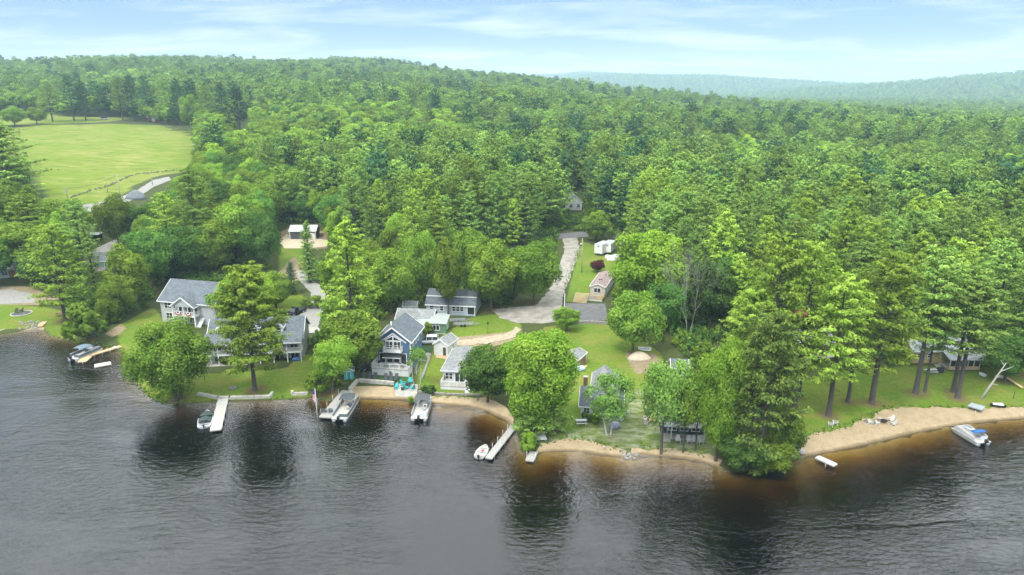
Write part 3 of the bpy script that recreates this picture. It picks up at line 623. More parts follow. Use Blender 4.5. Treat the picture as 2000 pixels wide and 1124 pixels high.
# ---------------------------------------------------------------- the woods behind: open ground that stays clear of trunks and crowns
CLEAR = [(0,218,110,243),(110,230,250,240),(15,245,380,300),(60,300,372,345),(95,345,300,392),(150,388,275,415),(545,436,628,505),(530,480,600,580),(560,560,640,640),(1092,452,1142,640),(1140,468,1215,610),(1116,374,1136,412),(180,480,260,545),(0,512,60,600),(165,450,240,500),(1560,640,1650,700),(465,232,485,250)]
LOW = [(-400,560),(0,508),(60,520),(150,560),(300,545),(380,540),(520,530),(545,435),(640,490),(700,520),(830,560),(900,500),(1000,495),(1085,480),(1100,448),(1190,452),(1215,470),(1260,520),(1350,600),(1450,680),(1550,650),(1650,640),(1800,650),(2000,690),(2400,720)]
lx, ly = zip(*LOW)
cand = []
r = 150.0
while r < 1860:
    st = 5.6+min(2.6, r*0.0022)
    na = int(1.75*r/st)
    for k in range(na):
        a = -0.87+1.75*(k+RNG.random())/na; rr = r+RNG.uniform(-.45, .45)*st
        cand.append((rr*math.sin(a), rr*math.cos(a)))
    r += st
C = np.array(cand); GZ = ground(C[:,0], C[:,1]); RR = np.hypot(C[:,0], C[:,1]); AA = np.arctan2(C[:,0], C[:,1])
Rr = np.interp(AA, _ra, _rR)
kind_n = np.sin(C[:,0]*0.017+0.7)+np.cos(C[:,1]*0.021+C[:,0]*0.008)+0.7*np.sin(C[:,0]*0.05)*np.cos(C[:,1]*0.06)+RNG.normal(size=len(C))*0.7
c_, s_ = math.cos(PITCH), math.sin(PITCH)
def proj_np(x, y, z):
    z = z-CAM_H; dep = y*c_-z*s_; return 1000+FPX*x/dep, 562-FPX*(y*s_+z*c_)/dep, FPX/dep
bx, by, sc_ = proj_np(C[:,0], C[:,1], GZ)
pinef = kind_n+0.5*np.clip((bx-900)/700, -0.6, 1)+0.45*np.exp(-((RR-230)/120)**2)-0.9*np.exp(-((RR-420)/110)**2)*(bx < 1500)+1.1*((RR < 300) & (bx > 545) & (bx < 1105)) > 0.25
Ht = np.where(pinef, RNG.uniform(17, 27, len(C))+3*(RNG.random(len(C)) > .93), RNG.uniform(11.5, 19, len(C)))*np.where(RR > 700, 0.92, 1)
wd = np.where(pinef, 4.6, 4.8)*Ht/np.where(pinef, 25, 15)
_, ty, _ = proj_np(C[:,0], C[:,1], GZ+Ht)
ok = (by < np.interp(bx, lx, ly)) & (RR < Rr+140) & (sdist(C[:,0], C[:,1]) > 18)
for x0, y0, x1, y1 in CLEAR:
    ok &= ~((bx+wd*sc_*0.9 > x0) & (bx-wd*sc_*0.9 < x1) & (by > y0+2) & (ty < y1-2) & (RR < 720))
for p in FIELD: ok &= ~inside(p, C[:,0], C[:,1])
for x, y, rd in SPOTS: ok &= np.hypot(C[:,0]-x, C[:,1]-y) > (rd*0.55+2.0)
ok &= (np.abs(bx-1000) < 1000+60+wd*sc_) 
C, GZ, RR, pinef, Ht, bx = C[ok], GZ[ok], RR[ok], pinef[ok], Ht[ok], bx[ok]
order = np.argsort(RR); single = np.zeros(len(C), bool)
NEAR = {True: 230, False: 235}; cnt = {True: 0, False: 0}
for i in order:
    pf = bool(pinef[i])
    if cnt[pf] >= NEAR[pf]: continue
    cnt[pf] += 1; single[i] = True
    side = 'left of the road' if bx[i] < 1110 else 'right of the road'
    dst = 'front rows of the woods' if RR[i] < 260 else 'woods further back'
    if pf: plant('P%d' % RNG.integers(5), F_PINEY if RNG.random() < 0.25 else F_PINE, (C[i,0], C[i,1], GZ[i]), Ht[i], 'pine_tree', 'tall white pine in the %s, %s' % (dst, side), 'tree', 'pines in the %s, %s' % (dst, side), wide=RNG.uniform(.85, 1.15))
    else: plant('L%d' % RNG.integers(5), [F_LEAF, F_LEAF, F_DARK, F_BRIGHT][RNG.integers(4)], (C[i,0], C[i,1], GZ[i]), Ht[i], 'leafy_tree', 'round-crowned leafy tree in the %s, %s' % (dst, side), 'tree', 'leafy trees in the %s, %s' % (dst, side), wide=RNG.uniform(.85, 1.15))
def wood_mass(name, label, P, idx, rot, scl, protos):
    """an uncountable wood: points that carry tree shapes through geometry nodes"""
    pc = bpy.data.collections.new(name+'_shapes')
    for i, (key, m) in enumerate(protos):
        pc.objects.link(bpy.data.objects.new('%s_shape_%02d' % (name, i), crown_mesh(key, m)))
    me = bpy.data.meshes.new(name); me.vertices.add(len(P)); me.vertices.foreach_set('co', np.asarray(P, np.float32).ravel())
    for nm, ty, v in (('idx', 'INT', idx), ('rotz', 'FLOAT', rot), ('scl', 'FLOAT', scl)):
        a = me.attributes.new(nm, ty, 'POINT'); a.data.foreach_set('value', np.asarray(v, np.int32 if ty == 'INT' else np.float32))
    o = link(name, me); tag(o, label, 'woods', kind='stuff')
    g = bpy.data.node_groups.new(name, 'GeometryNodeTree'); g.interface.new_socket('Geometry', in_out='INPUT', socket_type='NodeSocketGeometry'); g.interface.new_socket('Geometry', in_out='OUTPUT', socket_type='NodeSocketGeometry')
    gi = g.nodes.new('NodeGroupInput'); go = g.nodes.new('NodeGroupOutput'); ip = g.nodes.new('GeometryNodeInstanceOnPoints'); ci = g.nodes.new('GeometryNodeCollectionInfo')
    ci.inputs['Collection'].default_value = pc; ci.inputs['Separate Children'].default_value = True; ip.inputs['Pick Instance'].default_value = True
    def na(n, ty): k = g.nodes.new('GeometryNodeInputNamedAttribute'); k.data_type = ty; k.inputs[0].default_value = n; return k.outputs['Attribute']
    cb = g.nodes.new('ShaderNodeCombineXYZ'); g.links.new(na('rotz', 'FLOAT'), cb.inputs[2]); er = g.nodes.new('FunctionNodeEulerToRotation'); g.links.new(cb.outputs[0], er.inputs[0])
    cs = g.nodes.new('ShaderNodeCombineXYZ'); sa = na('scl', 'FLOAT')
    for q in range(3): g.links.new(sa, cs.inputs[q])
    g.links.new(gi.outputs[0], ip.inputs['Points']); g.links.new(ci.outputs[0], ip.inputs['Instance']); g.links.new(na('idx', 'INT'), ip.inputs['Instance Index'])
    g.links.new(er.outputs[0], ip.inputs['Rotation']); g.links.new(cs.outputs[0], ip.inputs['Scale']); g.links.new(ip.outputs[0], go.inputs[0])
    md = o.modifiers.new('trees', 'NODES'); md.node_group = g
rest = ~single
protos = []; 
for q, lod in enumerate('mf'):
    for i in range(4): protos.append((lod+'L%d' % i, [F_LEAF, F_LEAF, F_DARK, F_BRIGHT][i]))
    for i in range(4): protos.append((lod+'P%d' % i, [F_PINE, F_PINE, F_SPRUCE, F_PINE][i]))
Pm = np.stack([C[rest,0], C[rest,1], GZ[rest]], 1); k = rest.sum()
vi = RNG.integers(0, 4, k); idx = np.where(RR[rest] > 620, 8, 0)+np.where(pinef[rest], 4, 0)+vi
H0 = np.array([PROTO[p[0]][2] for p in protos])
wood_mass('hillside_forest', 'dense mixed forest of pines and leafy trees rising up the hillside', Pm, idx, RNG.uniform(0, 6.28, k), Ht[rest]/H0[idx], protos)
# undergrowth below and along the edge of the woods
q = RNG.uniform((-150, 105), (170, 330), (26000, 2)); q = q[np.abs(q[:,0]) < 0.85*q[:,1]+5]
qz = ground(q[:,0], q[:,1]); qx, qy, _ = proj_np(q[:,0], q[:,1], qz)
okq = sdist(q[:,0], q[:,1]) > 3
for P_ in LAWN+FIELD+DIRT+SHOREGRASS+KEEP_OPEN: okq &= ~(inside(P_, q[:,0], q[:,1]) | (dist_line(P_, q[:,0], q[:,1], True) < 1.2))
for x0, y0, x1, y1 in CLEAR: okq &= ~((qx > x0-4) & (qx < x1+4) & (qy > y0) & (qy < y1+14))
q, qz = q[okq], qz[okq]; k = len(q)
wood_mass('undergrowth', 'low green undergrowth filling the woods and lot edges', np.stack([q[:,0], q[:,1], qz-0.1], 1), RNG.integers(0, 4, k), RNG.uniform(0, 6.28, k), RNG.uniform(0.25, 0.85, k), [('ubush', F_LEAF), ('ubush', F_DARK), ('ubush2', F_LEAF), ('ubush2', F_DARK)])
edge_pts = []
for ln in ([(842,774),(900,777),(950,778)], [(1046,876),(1065,863),(1110,855),(1150,859),(1180,869),(1222,881)], [(1236,876),(1250,872),(1330,880),(1385,887)], [(1556,871),(1580,849),(1640,837),(1690,818),(1730,797),(1800,795),(1900,796),(2000,795)], [(262,735),(290,776),(330,790),(385,786)], [(530,781),(565,778),(610,775)], [(105,657),(150,668),(200,674),(235,684),(262,700)], [(690,745),(700,715)], [(1129,489),(1117,528),(1103,567)], [(980,612),(960,606),(1000,600)]):
    P_ = [np.array(G(*q)[:2]) for q in ln]
    for a_, c_2 in zip(P_, P_[1:]):
        for u in RNG.random(int(np.linalg.norm(c_2-a_)*5)): edge_pts.append(a_+(c_2-a_)*u+RNG.normal(size=2)*0.45)
ep = np.array(edge_pts); k = len(ep)
wood_mass('edge_grass', 'ragged tufts of grass along beaches, banks and road edges', np.column_stack([ep, ground(ep[:,0], ep[:,1])-.03]), RNG.integers(0, 4, k), RNG.uniform(0, 6.28, k), RNG.uniform(.035, .12, k), [('ubush', F_LEAF), ('ubush', F_BIRCH), ('ubush2', F_LEAF), ('ubush2', F_DARK)])
# far hills
fp = []
for Rf, wd_, (fa, fz) in FAR[:2]:
    rr = 950.0 if Rf < 4500 else Rf-1500.0
    while rr < Rf+60:
        st = 8+0.0032*rr
        for a in np.arange(max(fa[0], 0.0), min(fa[-1], 0.75), st/rr): fp.append(((rr+RNG.uniform(-.5, .5)*st)*math.sin(a), (rr+RNG.uniform(-.5, .5)*st)*math.cos(a)))
        rr += st
fp = np.array(fp); fz_ = ground(fp[:,0], fp[:,1]); keep = fz_ > 1.5; fp, fz_ = fp[keep], fz_[keep]; k = len(fp)
vi = RNG.integers(0, 8, k)
wood_mass('distant_hill_woods', 'hazy blue-green woods covering the distant hills', np.stack([fp[:,0], fp[:,1], fz_], 1), vi, RNG.uniform(0, 6.28, k), RNG.uniform(0.7, 1.05, k)*(1+np.hypot(fp[:,0], fp[:,1])/9000), protos[8:])
print('TREES', cnt, 'wood', int(rest.sum()), 'far', k)
# ---------------------------------------------------------------- hazy summer air
m = bpy.data.materials.new('haze'); m.use_nodes = True; t = m.node_tree; t.nodes.clear()
pv = N(t, 'ShaderNodeVolumePrincipled'); pv.inputs['Color'].default_value = (0.62, 0.88, 1.0, 1); pv.inputs['Density'].default_value = 0.00017; pv.inputs['Anisotropy'].default_value = 0.0
o = N(t, 'ShaderNodeOutputMaterial'); t.links.new(pv.outputs[0], o.inputs['Volume'])
tag(MB().box(-9200, 9200, -3100, 9600, -7.0, 335.0).build('haze', m), kind='stuff', label='pale summer haze over lake and hills')
# ---------------------------------------------------------------- roads, drives, beaches: sheets draped on the ground
def sheet(name, poly, m, dz=0.05, step=1.1, wob=0.25, label=None, px=True, water=False):
    P = gpoly(poly) if px else poly
    B = []
    for i in range(len(P)):
        a = Vector(P[i]); b = Vector(P[(i+1) % len(P)]); n = max(1, int((b-a).length/step))
        for k in range(n): q = a.lerp(b, k/n); B.append((q.x+RNG.normal()*wob*0.5, q.y+RNG.normal()*wob*0.5))
    bb = np.array(B); lo, hi = bb.min(0), bb.max(0)
    gx_, gy_ = np.meshgrid(np.arange(lo[0], hi[0], step), np.arange(lo[1], hi[1], step)); q = np.stack([gx_.ravel(), gy_.ravel()], 1)+0.013
    q = q[inside(bb, q[:,0], q[:,1])]
    if len(q): q = q[dist_line(bb, q[:,0], q[:,1], True) > step*0.45]
    vs = [Vector(v) for v in B]+[Vector(v) for v in q]; ed = [(i, (i+1) % len(B)) for i in range(len(B))]
    r = delaunay_2d_cdt(vs, ed, [], 1, 1e-4); V2 = np.array([tuple(v) for v in r[0]])
    Z2 = ground(V2[:,0], V2[:,1])+dz
    me = bpy.data.meshes.new(name); me.from_pydata(np.column_stack([V2, Z2]).tolist(), [], [tuple(f) for f in r[2]]); me.update()
    o = link(name, me, m); me.polygons.foreach_set('use_smooth', [True]*len(me.polygons)); tag(o, label, kind='structure'); return o
SAND = mat('sand', (0.34, 0.265, 0.165), 0.95, 0.1, 0.7, bump=0.25, col2=(0.27, 0.205, 0.12))
_t = SAND.node_tree; _b = _t.nodes['Principled BSDF']; _ge = N(_t, 'ShaderNodeNewGeometry'); _sx = N(_t, 'ShaderNodeSeparateXYZ'); _t.links.new(_ge.outputs['Position'], _sx.inputs[0])
_src = _b.inputs['Base Color'].links[0].from_socket; _nz = noise(_t, 1.1, 6, 0.75); _wet = ramp(_t, mth(_t, 'ADD', _sx.outputs[2], mth(_t, 'MULTIPLY', _nz, 0.16)), (0.12, (0.5, 0.46, 0.4)), (0.24, (1, 1, 1)))
_fp = ramp(_t, noise(_t, 3.5, 4, 0.6), (0.36, (0.72, 0.7, 0.66)), (0.5, (1, 1, 1))); _c = mix(_t, 1.0, mix(_t, 0.6, _src, _fp, 'MULTIPLY'), _wet, 'MULTIPLY'); _t.links.new(_c, _b.inputs['Base Color'])   # wet sand at the waterline
GRAVEL = mat('gravel', (0.27, 0.26, 0.24), 0.95, 0.16, 2.2, bump=0.5); ASPH = mat('asphalt', (0.125, 0.125, 0.125), 0.9, 0.16, 0.9, bump=0.2)
OLDROAD = mat('worn_road', (0.29, 0.268, 0.23), 0.95, 0.2, 0.45, bump=0.3); CONC = mat('concrete', (0.34, 0.325, 0.30), 0.9, 0.12, 1.2, bump=0.2)
TURF = mat('dark_turf', (0.035, 0.085, 0.02), 0.95, 0.15, 6, bump=0.6)
sheet('beach', [(694,754),(776,757),(815,776),(815,784),(790,783),(744,781),(690,780),(674,774)], SAND)
sheet('beach', [(842,774),(950,778),(985,792),(1005,818),(1001,833),(985,823),(955,809),(900,797),(845,793),(828,786)], SAND)
sheet('beach', [(1046,876),(1065,864),(1110,856),(1150,860),(1180,870),(1222,882),(1228,898),(1190,892),(1130,885),(1080,883),(1050,889)], SAND, wob=.6)
sheet('beach', [(1236,877),(1250,873),(1330,881),(1385,888),(1402,898),(1414,922),(1390,910),(1350,900),(1300,894),(1250,891),(1230,895)], SAND, wob=.6)
sheet('beach', [(1556,872),(1580,850),(1640,838),(1690,819),(1730,798),(1800,796),(1900,797),(2000,796),(2250,782),(2250,802),(2000,820),(1900,829),(1850,836),(1800,845),(1750,857),(1680,874),(1620,885),(1570,895),(1550,893)], SAND, wob=.6)
sheet('beach', [(30,650),(60,641),(86,640),(84,649),(50,652)], SAND)
sheet('road', [(1098,463),(1108,461),(1127,461),(1132,489),(1119,528),(1104,567),(1098,590),(1101,626),(1060,633),(1010,631),(975,622),(960,605),(1000,601),(1045,598),(1076,565),(1091,522),(1103,491)], OLDROAD, 0.05, 1.6, 0.3)
sheet('cross_street', [(1085,458),(1150,452),(1150,463),(1085,468)], ASPH, 0.09, 2.0)
sheet('asphalt_driveway', [(1104,593),(1182,594),(1188,627),(1102,629)], ASPH, 0.09, 1.4, 0.1)
sheet('gravel_driveway', [(578,530),(594,529),(606,547),(630,561),(637,580),(629,610),(622,640),(590,641),(576,624),(598,602),(612,584),(604,569),(588,553)], GRAVEL, 0.06, 1.2)
sheet('concrete_apron', [(590,641),(622,640),(628,650),(592,652)], CONC, 0.10, 1.2, 0.05)
sheet('gravel_lane', [(120,522),(150,505),(180,490),(222,470),(246,468),(222,490),(196,506),(165,520),(130,535)], GRAVEL, 0.06, 1.5)
sheet('gravel_lane', [(120,425),(150,402),(188,398),(240,384),(268,372),(300,352),(330,346),(335,352),(300,366),(270,386),(245,398),(190,412),(150,420)], GRAVEL, 0.12, 2.5)
sheet('parking_pad', [(-60,575),(20,565),(70,576),(66,592),(0,595),(-70,597)], GRAVEL, 0.06, 1.6)
sheet('sand_track', [(868,668),(930,662),(985,652),(1010,640),(1018,645),(1000,662),(950,672),(880,676)], mat('pale_sand', (0.38, 0.31, 0.22), 0.95, 0.2, 1.2), 0.06, 1.2, 0.5)
sheet('patio', [(772,750),(816,752),(814,776),(772,775)], CONC, 0.09, 1.2, 0.04)
sheet('turf_strip', [(700,731),(800,737),(812,750),(772,749),(698,744)], TURF, 0.07, 1.2, 0.1)
sheet('turf_strip', [(818,676),(846,677),(844,689),(818,688)], TURF, 0.07, 1.2, 0.1)
sheet('concrete_walk', [(818,690),(841,690),(834,706),(816,706)], CONC, 0.08, 1.2, 0.04)
# ---------------------------------------------------------------- building kit (local frame: x right, y away from the viewer side, z up)
WHITE = mat('white_paint', (0.66, 0.66, 0.65), 0.55, 0.05, 2.0); TRIM = mat('white_trim', (0.7, 0.7, 0.69), 0.5, 0.05, 3.0); GLASS = glass()
ROOFS = shingle('slate_shingle', (0.115, 0.135, 0.155)); ROOFG = shingle('grey_shingle', (0.235, 0.245, 0.245)); ROOFB = shingle('brown_shingle', (0.26, 0.20, 0.18)); ROOFL = shingle('light_shingle', (0.40, 0.43, 0.45))
METAL = mat('white_metal_roof', (0.42, 0.44, 0.44), 0.45, 0.06, 1.0, stretch=(3, .3, 1)); DECKW = mat('deck_boards', (0.40, 0.37, 0.33), 0.9, 0.15, 2.0, stretch=(8, .5, 1)); NEWWOOD = mat('new_lumber', (0.55, 0.40, 0.23), 0.85, 0.15, 2.0, stretch=(6, .6, 1))
DARKM = mat('dark_cloth', (0.035, 0.036, 0.04), 0.8, 0.2, 3); STEEL = mat('galvanised_steel', (0.5, 0.51, 0.52), 0.4, 0.12, 3, metal=0.6); BLACK = mat('black_plastic', (0.02, 0.02, 0.022), 0.5, 0.2, 4); BRICK = mat('chimney_brick', (0.22, 0.12, 0.085), 0.9, 0.3, 8, bump=.5)
TEAL = mat('turquoise_paint', (0.05, 0.42, 0.42), 0.5, 0.08, 3); STONE = mat('wall_stone', (0.46, 0.43, 0.38), 0.95, 0.2, 2.5, bump=.6); ROCK = mat('field_stone', (0.30, 0.28, 0.25), 0.95, 0.25, 2, bump=.8); ALU = mat('aluminium', (0.62, 0.64, 0.66), 0.35, 0.08, 3, metal=0.7)
def front(l, r, z=None):
    """frame of a facade from its two foot points in the view: origin at the left foot's middle, width, turn"""
    a, b = G(*l), G(*r); rz = math.atan2(b[1]-a[1], b[0]-a[0]); w_ = math.hypot(b[0]-a[0], b[1]-a[1])
    zz = min(gz(a[0], a[1]), gz(b[0], b[1])) if z is None else z
    return ((a[0]+b[0])/2, (a[1]+b[1])/2, zz), w_, rz
def add_uv(me):
    uv = me.uv_layers.new(name='UVMap')
    for p in me.polygons:
        n = p.normal; u = Vector((0, 0, 1)).cross(n); u = u.normalized() if u.length > 1e-3 else Vector((1, 0, 0)); v = n.cross(u)
        for li in p.loop_indices: c = me.vertices[me.loops[li].vertex_index].co; uv.data[li].uv = (c.dot(u), c.dot(v))
def roofpart(b, name, m, root):
    o = b.build(name, m, root); add_uv(o.data); return o
def gable(root, x0, x1, y0, y1, z0, z1, rise, m, rm, axis='y', ov=0.35, th=0.16, wall='wall', trim=True, roof='roof'):
    """walls with gable ends and a two-slope roof; axis = direction of the ridge"""
    b = MB()
    if axis == 'y':
        xm = (x0+x1)/2; b.prism([(x0,y0,z0),(x1,y0,z0),(x1,y0,z1),(xm,y0,z1+rise),(x0,y0,z1)], (0, y1-y0, 0)); W = (x1-x0)/2; k = rise/W
        wo = b.build(wall, m, root); r = MB()
        for s in (-1, 1):
            e = xm+s*(W+ov); r.prism([(xm, y0-ov, z1+rise+0.03), (e, y0-ov, z1-k*ov+0.03), (e, y0-ov, z1-k*ov+0.03+th), (xm, y0-ov, z1+rise+0.03+th)], (0, y1-y0+2*ov, 0))
        ro = roofpart(r, roof, rm, root)
        if trim:
            t_ = MB()
            for s in (-1, 1):
                e = xm+s*(W+ov+0.02)
                for yy in (y0-ov-0.05, y1+ov+0.05): t_.bar((xm, yy, z1+rise+0.03), (e, yy, z1-k*ov+0.02), 0.09, 0.26)
                t_.bar((e+s*.03, y0-ov, z1-k*ov+0.08), (e+s*.03, y1+ov, z1-k*ov+0.08), 0.08, 0.2)
            t_.build('trim', TRIM, ro)
    else:
        ym = (y0+y1)/2; b.prism([(x0,y0,z0),(x0,y1,z0),(x0,y1,z1),(x0,ym,z1+rise),(x0,y0,z1)], (x1-x0, 0, 0)); W = (y1-y0)/2; k = rise/W
        wo = b.build(wall, m, root); r = MB()
        for s in (-1, 1):
            e = ym+s*(W+ov); r.prism([(x0-ov, ym, z1+rise+0.03), (x0-ov, e, z1-k*ov+0.03), (x0-ov, e, z1-k*ov+0.03+th), (x0-ov, ym, z1+rise+0.03+th)], (x1-x0+2*ov, 0, 0))
        ro = roofpart(r, roof, rm, root)
        if trim:
            t_ = MB()
            for s in (-1, 1):
                e = ym+s*(W+ov+0.02)
                for xx in (x0-ov-0.05, x1+ov+0.05): t_.bar((xx, ym, z1+rise+0.03), (xx, e, z1-k*ov+0.02), 0.09, 0.26)
                t_.bar((x0-ov, e+s*.03, z1-k*ov+0.08), (x1+ov, e+s*.03, z1-k*ov+0.08), 0.08, 0.2)
            t_.build('trim', TRIM, ro)
    return wo, ro
def hip(root, x0, x1, y0, y1, z, rise, rm, ov=0.35, ridge=None):
    """hipped roof; ridge = (y of front end, y of back end) along the middle, or None for a pyramid"""
    X0, X1, Y0, Y1 = x0-ov, x1+ov, y0-ov, y1+ov; xm = (x0+x1)/2; ra, rb = ridge if ridge else ((y0+y1)/2-.05, (y0+y1)/2+.05)
    b = MB(); b.add([(X0,Y0,z),(X1,Y0,z),(X1,Y1,z),(X0,Y1,z),(xm,ra,z+rise),(xm,rb,z+rise)], [(0,1,4),(1,2,5,4),(2,3,5),(3,0,4,5),(3,2,1,0)])
    ro = roofpart(b, 'roof', rm, root)
    t_ = MB(); t_.box(X0-.02, X1+.02, Y0-.06, Y0-.01, z-.16, z+.05).box(X0-.06, X0-.01, Y0, Y1, z-.16, z+.05).box(X1+.01, X1+.06, Y0, Y1, z-.16, z+.05); t_.build('trim', TRIM, ro); return ro
_WM = {}
def window(root, x, y, z, w_, h_, a=0.0, bars=(1, 1), frame=TRIM, arch=False, name='window'):
    """pane plus surrounding frame and bars; (x, y, z) centre on the wall, a = turn of the wall"""
    key = (round(w_, 2), round(h_, 2), bars, frame.name)
    if key not in _WM:
        p = MB().box(-w_/2, w_/2, -0.03, 0.02, -h_/2, h_/2).mesh('window'); p.materials.append(GLASS)
        f = MB(); t_ = 0.11
        f.box(-w_/2-t_, w_/2+t_, -0.08, 0.02, h_/2, h_/2+t_).box(-w_/2-t_, w_/2+t_, -0.10, 0.02, -h_/2-t_, -h_/2).box(-w_/2-t_, -w_/2, -0.08, 0.02, -h_/2, h_/2).box(w_/2, w_/2+t_, -0.08, 0.02, -h_/2, h_/2)
        for i in range(1, bars[0]+1): xx = -w_/2+w_*i/(bars[0]+1); f.box(xx-.05, xx+.05, -0.06, 0.0, -h_/2, h_/2)
        for i in range(1, bars[1]+1): zz = -h_/2+h_*i/(bars[1]+1); f.box(-w_/2, w_/2, -0.055, 0.0, zz-.035, zz+.035)
        f = f.mesh('window_frame'); f.materials.append(frame); _WM[key] = (p, f)
    p, f = _WM[key]; o = link(name, p, None, root); o.location = (x+math.sin(a)*0.02, y-math.cos(a)*0.02, z); o.rotation_euler = (0, 0, a); link('window_frame', f, None, o); return o
def door(root, x, y, z0, w_, h_, m, a=0.0, name='door'):
    o = MB().box(-w_/2, w_/2, -0.06, 0.02, 0, h_).build(name, m, root); o.location = (x, y, z0); o.rotation_euler = (0, 0, a)
    MB().box(-w_/2-.09, -w_/2-.003, -0.07, 0.02, 0, h_+.09).box(w_/2+.003, w_/2+.09, -0.07, 0.02, 0, h_+.09).box(-w_/2-.003, w_/2+.003, -.07, .02, h_+.003, h_+.09).build('door_frame', TRIM, o)
    MB().box(w_/2-.14, w_/2-.07, -.11, -.062, h_*.45, h_*.45+.08).build('handle', STEEL, o); return o
def railing(root, pts, z, h_=0.95, m=TRIM, every=1.8, solid=False, fill=True):
    """white rail with balusters between posts; each post is a part of its own"""
    b = MB()
    for (xa, ya), (xb, yb) in zip(pts, pts[1:]):
        b.bar((xa, ya, z+h_), (xb, yb, z+h_), 0.10, 0.08).bar((xa, ya, z+0.12), (xb, yb, z+0.12), 0.06, 0.07); L = math.hypot(xb-xa, yb-ya); n = max(1, int(L/0.16))
        for i in range(1, n):
            if fill: u = i/n; b.bar((xa+(xb-xa)*u, ya+(yb-ya)*u, z+0.12), (xa+(xb-xa)*u, ya+(yb-ya)*u, z+h_), 0.035)
        k = max(1, round(L/every))
        for i in range(k+1): u = i/k; MB().cbox((xa+(xb-xa)*u, ya+(yb-ya)*u, z+h_/2+.05), (.13, .13, h_+.12)).build('rail_post', m, root)
    b.build('railing', m, root)
def post(root, x, y, z0, z1, s=0.16, m=TRIM, name='post'): return MB().box(x-s/2, x+s/2, y-s/2, y+s/2, z0, z1).build(name, m, root)
def steps(root, x0, x1, y0, z0, z1, n, m, dirn=-1, run=0.3):
    for i in range(n):
        zz = z0+(z1-z0)*(i+1)/(n+1); yy = y0+dirn*run*(n-i); MB().box(x0, x1, min(yy, yy-dirn*run*1.15), max(yy, yy-dirn*run*1.15), zz-.17, zz).build('step', m, root)
def bunting(root, x, y, z, w_=1.5):
    """half-round red, white and blue fan hung on a rail"""
    o = None
    for i, (r0, r1, c) in enumerate(((0.0, 0.36, 'blue_cloth'), (0.36, 0.68, 'white_cloth'), (0.68, 1.0, 'red_cloth'))):
        cm = mat(c, {'blue_cloth': (0.03, 0.05, 0.2), 'white_cloth': (.7, .7, .7), 'red_cloth': (.45, .04, .04)}[c], 0.9, 0.1)
        n = 12; b = MB(); vs = []
        for k in range(n+1): a = math.pi+math.pi*k/n; fo = 0.03*math.cos(k*math.pi); vs += [(w_/2*r0*math.cos(a), -0.04-fo, w_/2*r0*math.sin(a)), (w_/2*r1*math.cos(a), -0.04-fo, w_/2*r1*math.sin(a))]
        b.add(vs, [(2*k, 2*k+1, 2*k+3, 2*k+2) for k in range(n)])
        b.add([(v[0], v[1]+.015, v[2]) for v in vs], [(2*k, 2*k+2, 2*k+3, 2*k+1) for k in range(n)])
        q = b.build('bunting' if o is None else 'stripe', cm, root if o is None else o, recalc=False)
        if o is None: o = q; q.location = (x, y, z)
# ---------------------------------------------------------------- the blue house with the deck
pos, W_, rz = front((727,733), (798,737)); t = thing('lake_house', 'tall blue gabled house with white raised deck facing the lake', 'house', pos, rz)
BLUE = siding('blue_siding', (0.075, 0.14, 0.25)); w2 = W_/2; hw = w2-0.25; F0 = 2.9; D_ = 9.0
MB().box(-w2, w2, 0, F0-.003, -0.3, 1.45).build('deck_skirt', siding('white_siding', (0.66, 0.66, 0.65)), t); MB().box(-w2-.08, w2+.08, -.08, F0-.003, 1.453, 1.56).build('deck', DECKW, t)
gable(t, -hw, hw, F0, F0+D_, -0.3, 6.7, 2.75, BLUE, ROOFS, ov=0.5)
ft = MB()   # the smaller white gable trim set into the front
for s in (-1, 1): ft.bar((0, F0-.08, 8.1), (s*2.75, F0-.08, 6.2), 0.16, 0.2).box(s*hw-.1, s*hw+.1, F0-.06, F0+.08, 1.56, 6.6)
ft.build('gable_trim', TRIM, t)
for s in (-1, 1):
    window(t, s*0.83, F0, 5.5, 1.35, 1.65, bars=(1, 1)); g = MB().prism([(s*.1, F0-.03, 6.65), (s*1.5, F0-.03, 6.65), (s*.1, F0-.03, 7.45)], (0, .06, 0)).build('gable_window', GLASS, t)
    MB().bar((0, F0-.06, 7.62), (s*1.75, F0-.06, 6.62), .12, .14).bar((0, F0-.06, 6.55), (s*1.75, F0-.06, 6.55), .12, .12).bar((s*.05, F0-.06, 6.6), (s*.05, F0-.06, 7.5), .1).build('window_frame', TRIM, g)
MB().box(-1.95, 1.95, F0-1.05, F0-.003, 4.3, 4.5).build('balcony', TRIM, t); railing(t, [(-1.9, F0-.05), (-1.9, F0-1), (1.9, F0-1), (1.9, F0-.05)], 4.5, .9)
o = MB().add([(-1.9, F0-.05, 4.05), (1.9, F0-.05, 4.05), (1.9, F0-1.7, 3.45), (-1.9, F0-1.7, 3.45), (-1.9, F0-.05, 4.12), (1.9, F0-.05, 4.12), (1.9, F0-1.7, 3.52), (-1.9, F0-1.7, 3.52)], [(0,1,2,3),(4,7,6,5),(0,4,5,1),(1,5,6,2),(2,6,7,3),(3,7,4,0)]).build('awning', DARKM, t); MB().box(-1.9, 1.9, F0-1.73, F0-1.70, 3.34, 3.5).build('valance', TRIM, o)
for x in (-2.45, -0.9, 0.55, 2.1): window(t, x, F0, 2.72, 1.05, 2.05, bars=(0, 0), name='patio_door')
for x in (-hw+.1, -1.7, 1.35, hw-.1): post(t, x, F0-.14, 1.56, 4.2, .15)
railing(t, [(-w2, F0-.1), (-w2, .03), (w2, .03), (w2, F0-.1)], 1.56, 1.0)
for y, z in ((F0+2, 5.3), (F0+4.2, 5.3), (F0+2.4, 2.6), (F0+6, 5.3)): window(t, hw, y, z, .8, 1.1, math.pi/2)
for y, z in ((F0+2, 5.3), (F0+5, 5.3)): window(t, -hw, y, z, .8, 1.1, -math.pi/2)
